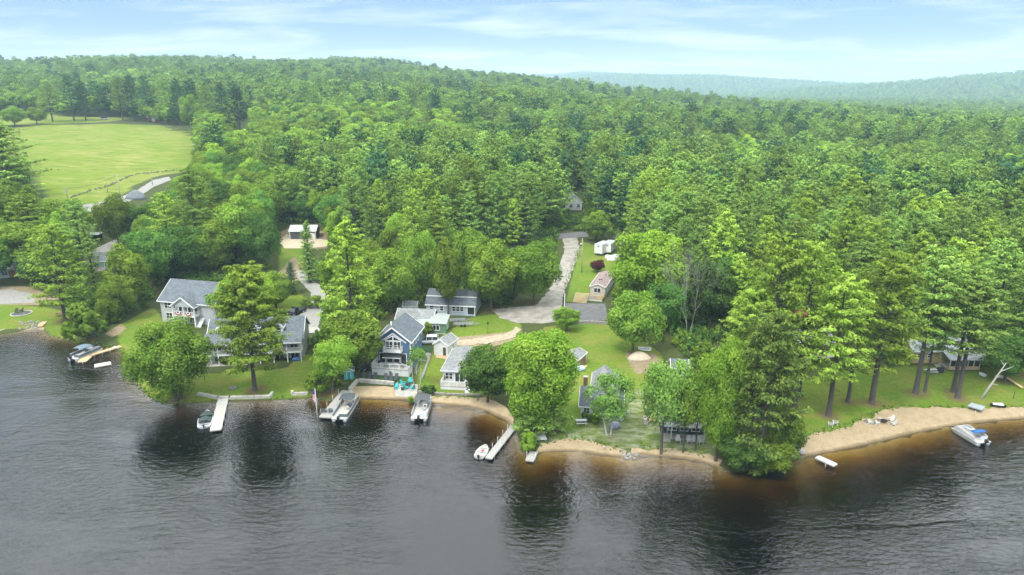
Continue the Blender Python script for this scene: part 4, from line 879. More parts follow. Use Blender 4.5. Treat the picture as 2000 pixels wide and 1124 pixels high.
MB().tube([(-1.2, F0+3, 8), (-1.2, F0+3, 9.6)], .12, 8).build('vent_pipe', TRIM, t)
MB().lathe([(0, .0), (.28, .03), (.3, .1), (.1, .12), (0, .12)], 12).build('wall_star', BLACK, t).location = (0.05, -.12, .9); t.children[-1].rotation_euler = (math.pi/2, 0, 0)
def at(root, x, y, z=0): m_ = Matrix.LocRotScale(root.location, root.rotation_euler, (1, 1, 1)); return tuple(m_ @ Vector((x, y, z)))
q = at(t, 0.2, 1.3, 1.56); s = thing('outdoor_table', 'grey outdoor dining table on the blue house deck', 'table', q, rz); MB().box(-1.1, 1.1, -.45, .45, .68, .74).build('tabletop', CONC, s)
for x in (-1, 1):
    for y in (-.38, .38): post(s, x, y, 0, .68, .07, BLACK, 'leg')
for i, (x, y, a) in enumerate([(-2.6, 1.5, .6), (2.5, 1.4, -.5), (2.3, .75, 2.6), (-1.0, .55, 3.1)]):
    s = thing('deck_chair', ['dark deck chair in the left corner of the blue house deck', 'dark deck chair near the right side of the blue house deck', 'dark deck chair at the front right corner of the blue house deck', 'dark deck chair at the front of the deck dining table'][i], 'chair', at(t, x, y, 1.56), rz+a, 'chairs on the blue house deck')
    MB().box(-.28, .28, -.28, .28, .38, .46).build('seat', DARKM, s); MB().box(-.28, .28, .24, .31, .46, 1.0).build('backrest', DARKM, s)
    for a_ in (-.24, .24):
        for b_ in (-.24, .24): post(s, a_, b_, 0, .38, .05, BLACK, 'leg')
# ---------------------------------------------------------------- grey bunting house, upper left
pos, W_, rz = front((318,628), (412,636)); t = thing('porch_house', 'two-storey grey house with slate roof and bunting on its gabled porch', 'house', pos, rz)
GREY = siding('grey_siding', (0.42, 0.43, 0.44)); gable(t, -W_/2, W_/2+1.5, 0.0, 10.5, -.5, 5.6, 3.9, GREY, ROOFS, 'x', .45)
L = -W_/2
window(t, L+2.2, 0, 4.35, 1.9, 1.35, bars=(1, 1)); window(t, L+2.3, 0, 1.7, 1.7, 1.5, bars=(1, 1)); window(t, L+4.1, 0, 4.35, .5, 1.2, bars=(0, 1))
px0, px1, py = L+4.9, L+11.2, -1.9
gable(t, px0, px1, py, 2.0, 4.95, 5.1, 2.2, GREY, ROOFS, 'y', .3, wall='porch_gable', roof='porch_roof')
MB().box(px0, px1, py, -.003, 2.45, 2.7).build('porch_floor', TRIM, t); railing(t, [(px0+.08, -.1), (px0+.08, py+.08), (px1-.08, py+.08), (px1-.08, -.1)], 2.7, 1.0)
for x in (px0+.1, (px0+px1)/2, px1-.1): post(t, x, py+.1, -.4, 2.44, .26); post(t, x, py+.1, 2.705, 4.945, .2)
for x in (px0+1.9, px1-1.9): post(t, x, py+.1, 2.705, 4.945, .14)
for x in (px0+1.7, px1-1.7): bunting(t, x, py-.06, 3.62, 1.8)
for x in (px0+1.2, px0+3.1, px0+5): window(t, x, 0, 3.75, 1.4, 1.9, bars=(1, 0), name='porch_window')
for x in (px0+1.5, px0+4): window(t, x, 0, 1.3, 1.6, 2.0, bars=(1, 0), name='lower_window')
steps(t, px1+.2, px1+1.3, py+2.5, 0, 2.6, 9, TRIM, -1, .28)
# ---------------------------------------------------------------- long grey house behind the lawn pine
pos, W_, rz = front((400,717), (590,707)); t = thing('lake_house', 'long grey house with two-level white porch partly hidden by the lawn pine', 'house', pos, rz)
w2 = W_/2; PD = 2.4
gable(t, -w2+.4, w2, PD, PD+8.5, -.4, 4.9, 3.2, GREY, ROOFS, 'x', .3)
b = MB(); b.add([(-w2-.3, -.35, 4.55), (w2+.3, -.35, 4.55), (w2+.3, PD+1.2, 5.9), (-w2-.3, PD+1.2, 5.9), (-w2-.3, -.35, 4.7), (w2+.3, -.35, 4.7), (w2+.3, PD+1.2, 6.05), (-w2-.3, PD+1.2, 6.05)], [(3,2,1,0),(4,5,6,7),(0,1,5,4),(1,2,6,5),(2,3,7,6),(3,0,4,7)]); roofpart(b, 'porch_roof', ROOFS, t)
MB().box(-w2-.3, w2+.3, -.42, -.36, 4.42, 4.68).build('fascia', TRIM, t)
MB().box(-w2, w2, 0, PD-.003, 2.2, 2.42).build('porch_floor', TRIM, t); MB().box(-w2-.1, w2+.1, -.2, PD-.003, -.3, .1).build('patio_slab', CONC, t)
railing(t, [(-w2+.1, .08), (w2-.1, .08), (w2-.1, PD-.1)], 2.42, .95, every=2.6)
n = 8
for i in range(n): x = -w2+.12+(W_-.24)*i/(n-1); post(t, x, .1, .1, 2.19, .18); post(t, x, .1, 2.425, 4.4, .16)
for i in range(6): x = -w2+2.2+(W_-4)*i/5; window(t, x, PD, 3.45, 1.5, 1.7, bars=(1, 0)); window(t, x, PD, 1.1, 1.6, 1.9, bars=(1, 0), name='lower_window')
bunting(t, w2-4.3, 0, 3.35, 1.7)
for dx in (w2-4.9, -w2+3.2, 0.0):   # arched dormers
    gable(t, dx-.95, dx+.95, PD+.9, PD+4, 5.2, 7.0, .9, WHITE, ROOFS, 'y', .22, wall='dormer', roof='dormer_roof'); window(t, dx, PD+.9, 6.25, 1.0, 1.3, bars=(0, 1), name='dormer_window'); MB().tube([(dx, PD+.88, 6.95), (dx, PD+.82, 6.95)], .5, 14).build('arch_pane', GLASS, t)
q = at(t, w2-1.3, 1.0, .1); s = thing('covered_grill', 'blue tarp-covered bundle under the right porch bay', 'tarp', q, rz); MB().loft([[(-.9*f, -.5*f, h), (.9*f, -.5*f, h), (.95*f, .1, h), (.8*f, .5*f, h), (-.8*f, .5*f, h), (-.95*f, 0, h)] for h, f in ((0, 1), (.5, .95), (.8, .7), (.88, .3))]).build('cover', mat('blue_tarp', (.06, .16, .36), .6, .2, 4), s)
# ---------------------------------------------------------------- white shed, grey cottage, green house, blue-grey house
pos, W_, rz = front((849,695), (874,698)); t = thing('garden_shed', 'small white gabled shed with a dark door beside the white car', 'shed', pos, rz-.1)
WS = siding('white_siding', (0.66, 0.66, 0.65)); w2 = W_/2+.15; gable(t, -w2, w2, 0, 4.4, -.3, 2.75, 1.1, WS, ROOFG, 'y', .2); door(t, w2-.75, 0, .35, .75, 1.85, mat('dark_door', (.05, .05, .05), .5)); window(t, w2, 2.4, 1.7, .7, .8, math.pi/2)
steps(t, -.9, w2+.1, 0.0, -.05, .4, 3, NEWWOOD, -1, .32)
pos, W_, rz = front((860,761), (919,763)); t = thing('lake_cottage', 'low white cottage with grey hipped roof and small white deck', 'cottage', pos, rz-.03)
w2 = W_/2; CW = mat('cottage_white', (0.62, 0.63, 0.63), .6, .06, 2); F0 = 1.8
MB().box(-w2+.2, w2-.1, F0, F0+11.5, -.3, 3.3).build('wall', siding('cottage_siding', (.62, .63, .63)), t); hip(t, -w2+.2, w2-.1, F0, F0+11.5, 3.3, 1.9, ROOFG, .4, (F0+2.9, F0+8.6))
MB().box(-w2, w2, 0, F0-.003, .55, .72).build('deck', DECKW, t); MB().box(-w2+.05, w2-.05, .02, .08, -.2, .53).build('lattice', CW, t); railing(t, [(-w2+.06, F0-.1), (-w2+.06, .06), (w2-1.0, .06)], .72, .95, every=1.4)
for x in (-w2+1.0, -w2+1.75): window(t, x, F0, 2.1, .6, 1.2, bars=(0, 1))
for x in (-w2+3.0, -w2+3.85): window(t, x, F0, 1.78, .75, 2.0, bars=(0, 0), name='sliding_door')
window(t, -w2+5.0, F0, 2.0, .6, 1.2, bars=(0, 1)); steps(t, w2-.95, w2-.05, 0, -.05, .72, 4, CW, -1, .26)
for y in (F0+3, F0+7): window(t, -w2+.2, y, 1.9, 1.0, 1.1, -math.pi/2)
s = thing('patio_umbrella', 'furled dark umbrella on the white cottage deck', 'umbrella', at(t, -w2+.7, 1.0, .72)); MB().tube([(0,0,0),(0,0,2.1)], .03, 6).build('pole', STEEL, s); MB().lathe([(.02, 2.1), (.1, 1.6), (.16, .95), (.06, .85)], 8).build('canopy', DARKM, s)
pos, W_, rz = front((842,652), (868,653)); t = thing('cottage', 'green-sided cottage with white wing roof behind the white car', 'cottage', pos, rz)
w2 = W_/2+.3; AGED = mat('aged_metal', (.30, .33, .31), .5, .1, 1.0); GS = siding('green_siding', (.13, .24, .15)); MB().box(-w2, w2, 0, 4.2, -.3, 2.5).build('wall', GS, t)
b = MB(); b.prism([(-w2-.3, -.35, 2.52), (-w2-.3, 4.4, 3.3), (-w2-.3, 4.4, 3.44), (-w2-.3, -.35, 2.66)], (2*w2+.6, 0, 0)); b.build('wing_roof', AGED, t)
window(t, -.35, 0, 1.5, 1.5, 1.1, bars=(1, 0)); window(t, w2, 2, 1.5, 1.2, 1.1, math.pi/2)
MB().box(-w2, w2+.02, -.05, -.01, -.3, .1).build('skirt', CW, t)
gable(t, -w2-8.5, -w2-.003, 2.2, 8.2, -.3, 2.6, 1.6, GS, ROOFG, 'x', .35, wall='main_wall', roof='main_roof')
b = MB(); b.prism([(-w2-3.2, -1.3, 2.3), (-w2-3.2, 2.1, 2.75), (-w2-3.2, 2.1, 2.85), (-w2-3.2, -1.3, 2.4)], (3.0, 0, 0)); b.build('porch_roof', AGED, t)
for x in (-w2-3.1, -w2-1.6, -w2-.3): post(t, x, -1.15, -.2, 2.28, .12)
door(t, -w2-1.2, 2.2, .1, .9, 2, mat('pink_door', (.5, .25, .3), .6)); window(t, -w2-2.6, 2.2, 1.5, .9, 1.1); window(t, -w2-5.5, 2.2, 1.5, 1.2, 1.0)
p = G(803, 610); s = thing('garden_shed', 'little grey-roofed shed behind the green cottage', 'shed', p, rz); gable(s, -1.6, 1.6, -1.3, 1.3, -.3, 2.0, .9, CW, ROOFG, 'x', .25); window(s, 0, -1.3, 1.2, .7, .6)
tree('bush', F_LEAF, 838, 653, 630, 'shrub', 'green shrub against the green cottage porch', 22)
pos, W_, rz = front((833,614), (928,618)); t = thing('house', 'long blue-grey house with double-pitched slate roof among leafy trees', 'house', pos, rz)
w2 = W_/2; BG = siding('bluegrey_siding', (.36, .42, .48)); zr = ((0, 2.75), (1.6, 4.35), (4.2, 5.5), (6.8, 4.35), (8.4, 2.75))
MB().prism([(-w2, 0, -.3), (-w2, 8.4, -.3)]+[(-w2, y, z) for y, z in zr[::-1]], (W_, 0, 0)).build('wall', BG, t)
for i, (a, c) in enumerate(zip(zr, zr[1:])):
    d_ = Vector((0, c[0]-a[0], c[1]-a[1])).normalized()*(.3 if i in (0, 3) else 0); a2 = Vector((0, a[0], a[1]+.03))-(d_ if i == 0 else Vector()); c2 = Vector((0, c[0], c[1]+.03))+(d_ if i == 3 else Vector()); u = Vector((0, 0, .14))
    b = MB(); b.prism([Vector((-w2-.25, 0, 0))+k for k in (a2, c2, c2+u, a2+u)], (W_+.5, 0, 0)); roofpart(b, 'roof_slope', ROOFS, t)
MB().box(-w2-.28, w2+.28, 1.42, 1.6, 4.3, 4.56).build('roof_trim', TRIM, t); MB().box(-w2-.28, w2+.28, -.36, -.3, 2.4, 2.7).build('gutter', TRIM, t)
for x, w_ in ((-w2+1.4, 1.0), (-w2+4.0, .8), (.9, .85), (1.9, .85), (2.9, .85)): window(t, x, 0, 1.75, w_, 1.15, bars=(0, 1))
MB().box(w2-1.9, w2-.2, -.05, -.01, .5, 2.4).build('screen_porch', BLACK, t); post(t, w2-.1, -.06, -.2, 2.4, .14); post(t, w2-2, -.06, -.2, 2.4, .14)
railing(t, [(-w2+3.0, -1.0), (-w2+5.4, -1.0)], -.1, .8)
# ---------------------------------------------------------------- red shed, chimney cottage, dark cabin, small cabin
p = G(1136, 716); t = thing('red_shed', 'red shed with double doors and grey roof beside the sloping lawn', 'shed', p, math.radians(62))
RED = siding('red_siding', (.27, .10, .075), .25, True); gable(t, -2.3, 2.3, 0, 3.2, -.3, 2.2, .7, RED, ROOFG, 'x', .2)
for x in (-.55, .55): door(t, x, 0, .1, .95, 2.0, mat('red_door', (.25, .085, .06), .6))
post(t, -2.25, -.03, 0, 2.4, .14); post(t, 2.25, -.03, 0, 2.4, .14); MB().box(-.9, .9, -1.0, -.1, -.1, .06).build('ramp', NEWWOOD, t)
p = G(1131, 724); s = thing('covered_boat', 'pale blue tarp bundle at the left end of the red shed', 'tarp', p, .3); MB().loft([[(-1.3*f, -.6*f, h), (1.2*f, -.7*f, h), (1.4*f, .1, h), (1.1*f, .7*f, h), (-1.0*f, .6*f, h), (-1.4*f, 0, h)] for h, f in ((0, 1), (.6, .93), (.9, .7), (1.0, .3))]).build('cover', mat('pale_tarp', (.42, .56, .6), .6, .15, 4), s)
pos, W_, rz = front((1134,816), (1213,822)); t = thing('lake_cottage', 'white cottage with brick chimney and slate roof behind the double-stemmed birch', 'cottage', pos, rz)
w2 = W_/2; gable(t, -w2, w2, 0, 5.2, -.3, 2.45, 2.3, CW, ROOFS, 'x', .35)
MB().box(-w2+1.6, w2-1.2, 5.21, 13.0, -.3, 3.1).build('rear_wall', CW, t); hip(t, -w2+1.6, w2-1.2, 5.4, 13.0, 3.1, 3.2, ROOFG, .35, (8.6, 9.8))
o = MB().box(-w2+.15, -w2+.85, 3.1, 3.7, 0, 6.3).build('chimney', BRICK, t); MB().box(-w2+.08, -w2+.92, 3.03, 3.77, 6.303, 6.45).build('chimney_cap', CONC, o)
for x in (-w2+.75, -w2+1.25, -w2+2.25, -w2+2.75): window(t, x, 0, 1.55, .38, 1.2, bars=(0, 1))
for x in (.9, 2.0): window(t, x, 0, 1.5, .9, 1.2, bars=(1, 1))
door(t, w2-.9, 0, .1, .85, 2, CW); window(t, w2, 2.6, 1.5, 1.2, 1.1, math.pi/2); railing(t, [(w2+.05, -.6), (w2+1.4, 2.6)], .1, .9)
tree('bush', F_DARK, 1147, 820, 806, 'shrub', 'shrub below the paired windows of the chimney cottage', 24); tree('bush', F_LEAF, 1165, 826, 808, 'shrub', 'shrub between the chimney cottage and the birch', 24)
q = G(1200, 836); s = thing('covered_boat', 'bluish tarp-covered bundle right of the birch stems', 'tarp', q, .4); MB().loft([[(-.9*f, -.6*f, h), (.9*f, -.6*f, h), (1*f, 0, h), (.7*f, .7*f, h), (-.7*f, .6*f, h), (-1*f, 0, h)] for h, f in ((0, 1), (.7, .9), (1.0, .6), (1.1, .2))]).build('cover', mat('grey_tarp', (.30, .32, .42), .7, .2, 4), s)
pos, W_, rz = front((1292,858), (1376,862)); t = thing('lake_cabin', 'dark green cabin with white-railed porch under the shore trees', 'cabin', pos, rz)
w2 = W_/2; DG = siding('dark_green_siding', (.03, .06, .055)); gable(t, -w2, w2, 1.7, 7.5, -.3, 2.5, 1.5, DG, ROOFG, 'x', .3)
MB().box(-w2, w2, -.1, 1.69, .1, .3).build('porch_floor', DECKW, t)
for x in (-w2+.1, -w2+1.5, w2-.1): post(t, x, 0, -.2, 2.3, .13)
MB().box(-w2, w2, -.08, .06, 2.3, 2.44).build('porch_beam', TRIM, t); b = MB(); b.prism([(-w2-.2, -.4, 2.45), (-w2-.2, 1.8, 2.75), (-w2-.2, 1.8, 2.85), (-w2-.2, -.4, 2.55)], (W_+.4, 0, 0)); roofpart(b, 'porch_roof', ROOFG, t)
for x in (-1.6, .3, 2.2): window(t, x, 1.7, 1.5, 1.2, 1.1)
door(t, -2.9, 1.7, .3, .85, 1.95, mat('dark_door', (.05, .05, .05), .5)); steps(t, -w2+.2, -w2+1.4, -.1, -.05, .3, 2, DECKW, -1, .35)
CABIN = t
pos, W_, rz = front((1316,739), (1337,740)); t = thing('small_cabin', 'small dark cabin with one white window among the trees', 'cabin', pos, rz)
w2 = W_/2+.4; gable(t, -w2, w2, 0, 3.5, -.3, 2.3, 1.0, siding('charcoal_siding', (.06, .065, .07)), ROOFS, 'x', .3); window(t, -w2+.9, 0, 1.45, .6, 1.3, bars=(1, 1)); door(t, w2-.7, 0, 0, .75, 1.9, CW)
# ---------------------------------------------------------------- mobile home with stairs and deck
a = G(1152.6, 581); b_ = G(1181, 583); pos = ((a[0]+b_[0])/2, (a[1]+b_[1])/2, a[2]); t = thing('mobile_home', 'cream mobile home with brown roof at the end of the lawn', 'mobile home', pos, -.30)
w2 = 2.05; CREAM = siding('cream_siding', (.46, .44, .38)); gable(t, -w2, w2, 0, 14.5, .35, 3.1, .75, CREAM, ROOFB, 'y', .15); MB().box(-w2+.1, w2-.1, .1, 14.4, -.4, .347).build('skirting', CW, t)
window(t, -.1, 0, 2.1, 1.7, 1.2, bars=(1, 0))
for y in (3, 6.5, 10): window(t, w2, y, 2.0, .9, .9, math.pi/2)
MB().box(-.5, .5, 4, 4.3, 3.75, 4.2).build('roof_vent', BROWN := mat('rust_brown', (.16, .1, .08), .7), t); MB().box(.4, .7, 9.4, 9.7, 3.7, 4.1).build('roof_vent', BROWN, t)
MB().box(-2.6, 1.9, -3.0, -.05, .35, .5).build('deck', NEWWOOD, t); MB().box(-2.5, 1.8, -2.95, -2.88, -.9, .34).build('deck_skirt', CW, t)
for i in range(3): MB().box(-2.55+i*1.5, -1.12+i*1.5, -3.0, -2.93, .55, 1.35).build('deck_panel', [DECKW, DECKW, NEWWOOD][i], t)
railing(t, [(1.85, -.1), (1.85, -2.95), (-2.55, -2.95)], .5, .95, NEWWOOD, 1.5, fill=False)
a = G(1132, 592); s = thing('wooden_stairs', 'broad wooden garden stairs climbing to the mobile home', 'stairs', (a[0], a[1], a[2]), -.25)
for i in range(9): MB().box(-1.7, 1.7, i*.55, i*.55+.34, .10+i*.15, .16+i*.15).build('step', NEWWOOD, s)
for x in (-1.78, 1.78): MB().bar((x, 0, .05), (x, 5, 1.25), .08, .3).build('stringer', DECKW, s)
railing(s, [(1.85, .2), (1.85, 4.8)], .75, .8, NEWWOOD, 1.5, fill=False)
# ---------------------------------------------------------------- yellow house and its neighbours on the right
pos, W_, rz = front((1853,726), (1912,726)); t = thing('house', 'yellow house with pale grey roof and screened porch behind the right-hand pines', 'house', pos, rz-.02)
w2 = W_/2; YEL = siding('yellow_siding', (.46, .40, .19)); gable(t, -w2, w2, 3.2, 10, -.3, 3.4, 2.7, YEL, ROOFL, 'x', .3)
b = MB(); b.prism([(-w2-.3, -.4, 2.5), (-w2-.3, 3.8, 3.75), (-w2-.3, 3.8, 3.9), (-w2-.3, -.4, 2.65)], (W_+3.2, 0, 0)); roofpart(b, 'porch_roof', ROOFL, t)
MB().box(-w2, w2, 0, .08, .5, 1.1).build('porch_knee_wall', NEWWOOD, t); MB().box(-w2, w2, .02, 3.19, .3, .49).build('porch_floor', DECKW, t)
n = 6
for i in range(n): x = -w2+.1+(W_-.2)*i/(n-1); post(t, x, .06, 1.105, 2.55, .13)
for i in range(n-1): x = -w2+.1+(W_-.2)*(i+.5)/(n-1); MB().box(x-.5, x+.5, .1, .14, 1.105, 2.55).build('screen', BLACK, t)
gable(t, -w2-5.2, -w2-.003, 4.0, 9.5, -.3, 2.9, 1.6, YEL, ROOFL, 'x', .3, wall='wing_wall', roof='wing_roof')
for x in (-w2-4.0, -w2-1.9): window(t, x, 4.0, 1.9, .7, .9, bars=(0, 1))
steps(t, -w2-1.2, -w2-.1, 3.0, 0, .5, 3, DECKW, -1, .3)
p = G(1605, 694); t = thing('house', 'grey-roofed brown house hidden behind the right-hand pines', 'house', p, .1); BRN = siding('brown_siding', (.17, .12, .09))
gable(t, -5.0, 2.3, 0, 7, -.3, 2.7, 2.0, BRN, ROOFL, 'x', .4); railing(t, [(-4.5, -2.2), (2.4, -2.2)], .35, .9, every=1.6); MB().box(-4.6, 2.5, -2.3, -.01, .2, .35).build('deck', DECKW, t)
for x in (-3, -.5): window(t, x, 0, 1.6, 1.2, 1.1)
# ---------------------------------------------------------------- houses behind the left shore and deep in the woods
pos, W_, rz = front((182,528), (236,526)); t = thing('cottage', 'teal-trimmed grey cottage with a skylight in the left woods', 'cottage', pos, rz)
w2 = W_/2; gable(t, -w2, w2+2, 0, 7, -.3, 2.8, 1.9, siding('sage_siding', (.22, .34, .34)), ROOFG, 'x', .3); door(t, w2-.6, 0, .2, 1.0, 2.1, mat('teal_door', (.02, .22, .32), .5))
for x in (-w2+1.2, .2): window(t, x, 0, 1.6, 1.1, 1.2, bars=(1, 1))
MB().prism([(1.2, 1.3, 3.75), (2.2, 1.3, 3.75), (2.2, 2.4, 4.35), (1.2, 2.4, 4.35)], (0, 0, .12)).build('skylight', GLASS, t)
s = thing('picnic_canopy', 'small brown-roofed lean-to below the teal-trimmed cottage', 'canopy', G(196, 541), .2); b = MB(); b.prism([(-1.8, -1, 1.9), (-1.8, 1, 2.5), (-1.8, 1, 2.6), (-1.8, -1, 2.0)], (3.6, 0, 0)); b.build('roof', ROOFB, s)
for x in (-1.7, 1.7): post(s, x, -.9, -.2, 1.9, .12); post(s, x, .9, -.2, 2.4, .12)
pos, W_, rz = front((-5,545), (46,540)); t = thing('house', 'white-roofed house with an orange door at the left edge', 'house', pos, rz)
w2 = W_/2; gable(t, -w2, w2, 0, 7, -.3, 2.6, 1.5, CW, METAL, 'x', .3); door(t, w2-2.6, 0, 0, 1.6, 2.1, mat('orange_door', (.35, .15, .05), .6)); window(t, -w2+2, 0, 1.5, 1.3, 1.1)
s = thing('carport', 'open dark carport beside the gravel lane', 'carport', G(186, 470), .1); b = MB(); b.box(-2, 2, -2, 2, 2.2, 2.35); b.build('roof', METAL, s)
for x in (-1.9, 1.9):
    for y in (-1.9, 1.9): post(s, x, y, -.2, 2.2, .14, BLACK)
MB().box(-1.7, 1.7, 1.7, 1.8, 0, 2.1).build('back_wall', BLACK, s)
pos, W_, rz = front((567,468), (617,468)); t = thing('metal_shed', 'dark grey metal shed with white roof on a gravel pad', 'shed', pos, rz)
w2 = W_/2; gable(t, -w2, w2, 0, 6, -.3, 3.0, 1.5, mat('charcoal_metal', (.075, .08, .09), .5, .1, stretch=(6, 1, .3)), METAL, 'x', .3)
for x in (-w2, w2): post(t, x, -.05, 0, 3, .2)
MB().box(w2-2.6, w2-.3, -.06, -.01, 0, 2.4).build('roller_door', WHITE, t)
sheet('gravel_pad', [(543,470),(560,458),(575,466),(618,467),(640,470),(640,482),(600,486),(556,486)], mat('tan_gravel', (.5, .42, .30), .95, .18, 2), .1, 2)
pos, W_, rz = front((1108,411), (1136,411)); t = thing('house', 'white gabled house glimpsed deep in the woods left of the road end', 'house', pos, rz)
gable(t, -4, 3.2, 0, 9, -.3, 3.6, 3.2, WS, ROOFL, 'y', .35); window(t, 1.6, 0, 2.0, 1.2, 1.5, bars=(1, 1)); window(t, -1.6, 0, 2.0, 1.2, 1.5, bars=(1, 1))
p = G(300, 238); t = thing('red_barn', 'small red barn among the pines beyond the hay field', 'barn', p, .1); gable(t, -5, 5, 0, 8, -.3, 3.5, 2.2, siding('barn_red', (.33, .07, .05), .3, True), ROOFB, 'x', .3); door(t, 0, 0, 0, 2.4, 2.8, WS); window(t, -3.2, 0, 2, 1, 1); window(t, 3.2, 0, 2, 1, 1)
# ---------------------------------------------------------------- docks
def dock(name, label, a, b, width, m, h=0.42, posts=3, tall=0.0, water=True, pm=STEEL, cat='dock'):
    """a = shore end, b = lake end (in the view): planks on two stringers, each leg a part"""
    A = plane_pt(a[0], a[1], h); B = plane_pt(b[0], b[1], h); L = math.hypot(B[0]-A[0], B[1]-A[1]); rz = math.atan2(B[1]-A[1], B[0]-A[0])
    t = thing(name, label, cat, (A[0], A[1], 0), rz); d = MB(); n = max(3, int(L/.3))
    for i in range(n): d.box(L*i/n, L*(i+1)/n-.025, -width/2, width/2, h-.05+RNG.normal()*.003, h)
    o = d.build('decking', m, t); o['kind'] = 'stuff'
    for y in (-width/2+.06, width/2-.06): MB().box(0, L, y-.04, y+.04, h-.22, h-.055).build('stringer', m, t)
    MB().box(L-.04, L+.01, -width/2, width/2, h-.22, h-.055).build('end_board', m, t)
    for i in range(posts):
        for s in (-1, 1): x = L*(i+.6)/posts; MB().tube([(x, s*(width/2+.05), -2.2), (x, s*(width/2+.05), h+.12+tall)], .045, 6).build('leg', pm, t)
    return t
WDOCK = mat('weathered_dock', (.37, .36, .335), .9, .2, 2, stretch=(1, 4, 1)); TAND = mat('tan_dock', (.50, .36, .19), .85, .12, 2, stretch=(1, 4, 1))
dock('dock', 'long pale dock running from the stone sea wall with a small boat beside it', (436,779), (421,840), 1.85, mat('pale_dock', (.42, .41, .38), .9, .1, 2), .5, 4)
FD = dock('dock', 'grey dock with two dark chairs next to the flagpole', (680,763), (636,815), 2.5, WDOCK, .5, 4, .9, pm=mat('post_wood', (.42, .4, .36), .9, .15))
dock('dock', 'narrow grey dock with tall posts and a rowboat alongside', (1004,832), (954,895), 1.2, WDOCK, .5, 5, .75)
dock('dock', 'short grey dock beside the bright shore bush', (1043,882), (1034,900), 1.35, WDOCK, .45, 1, .7)
dock('dock', 'tan walkway dock leading to the square platform and canopied boat', (236,676), (174,694), 1.25, TAND, .45, 4, .1)
dock('dock_platform', 'square tan dock platform at the end of the walkway', (157,702), (174,701), 3.1, TAND, .45, 1, .15)
dock('dock', 'grey dock at the left edge of the view', (33,632), (-6,646), 1.5, WDOCK, .5, 2, .0)
dock('gangway', 'yellowish wooden gangway from the grass down to the small left beach', (87,628), (78,637), 1.2, NEWWOOD, .75, 1, .0, cat='gangway')
dock('swim_raft', 'pale floating swim raft off the tan dock', (200,709), (201,714.5), 3.0, mat('raft_boards', (.52, .45, .38), .9, .1, 2), .38, 1, -.2, cat='raft')
dock('roll_in_dock', 'white roll-in dock section standing in the shallow water', (1596,892), (1632,908), 1.1, mat('white_boards', (.58, .58, .58), .8, .1, 2), .7, 1, -.2)
o = dock('dock_section', 'grey dock section pulled up on the right-hand beach', (1893,795), (1920,803), 2.0, mat('bluegrey_boards', (.34, .38, .40), .9, .1, 2), .75, 1, -.6); o.location.z = .55
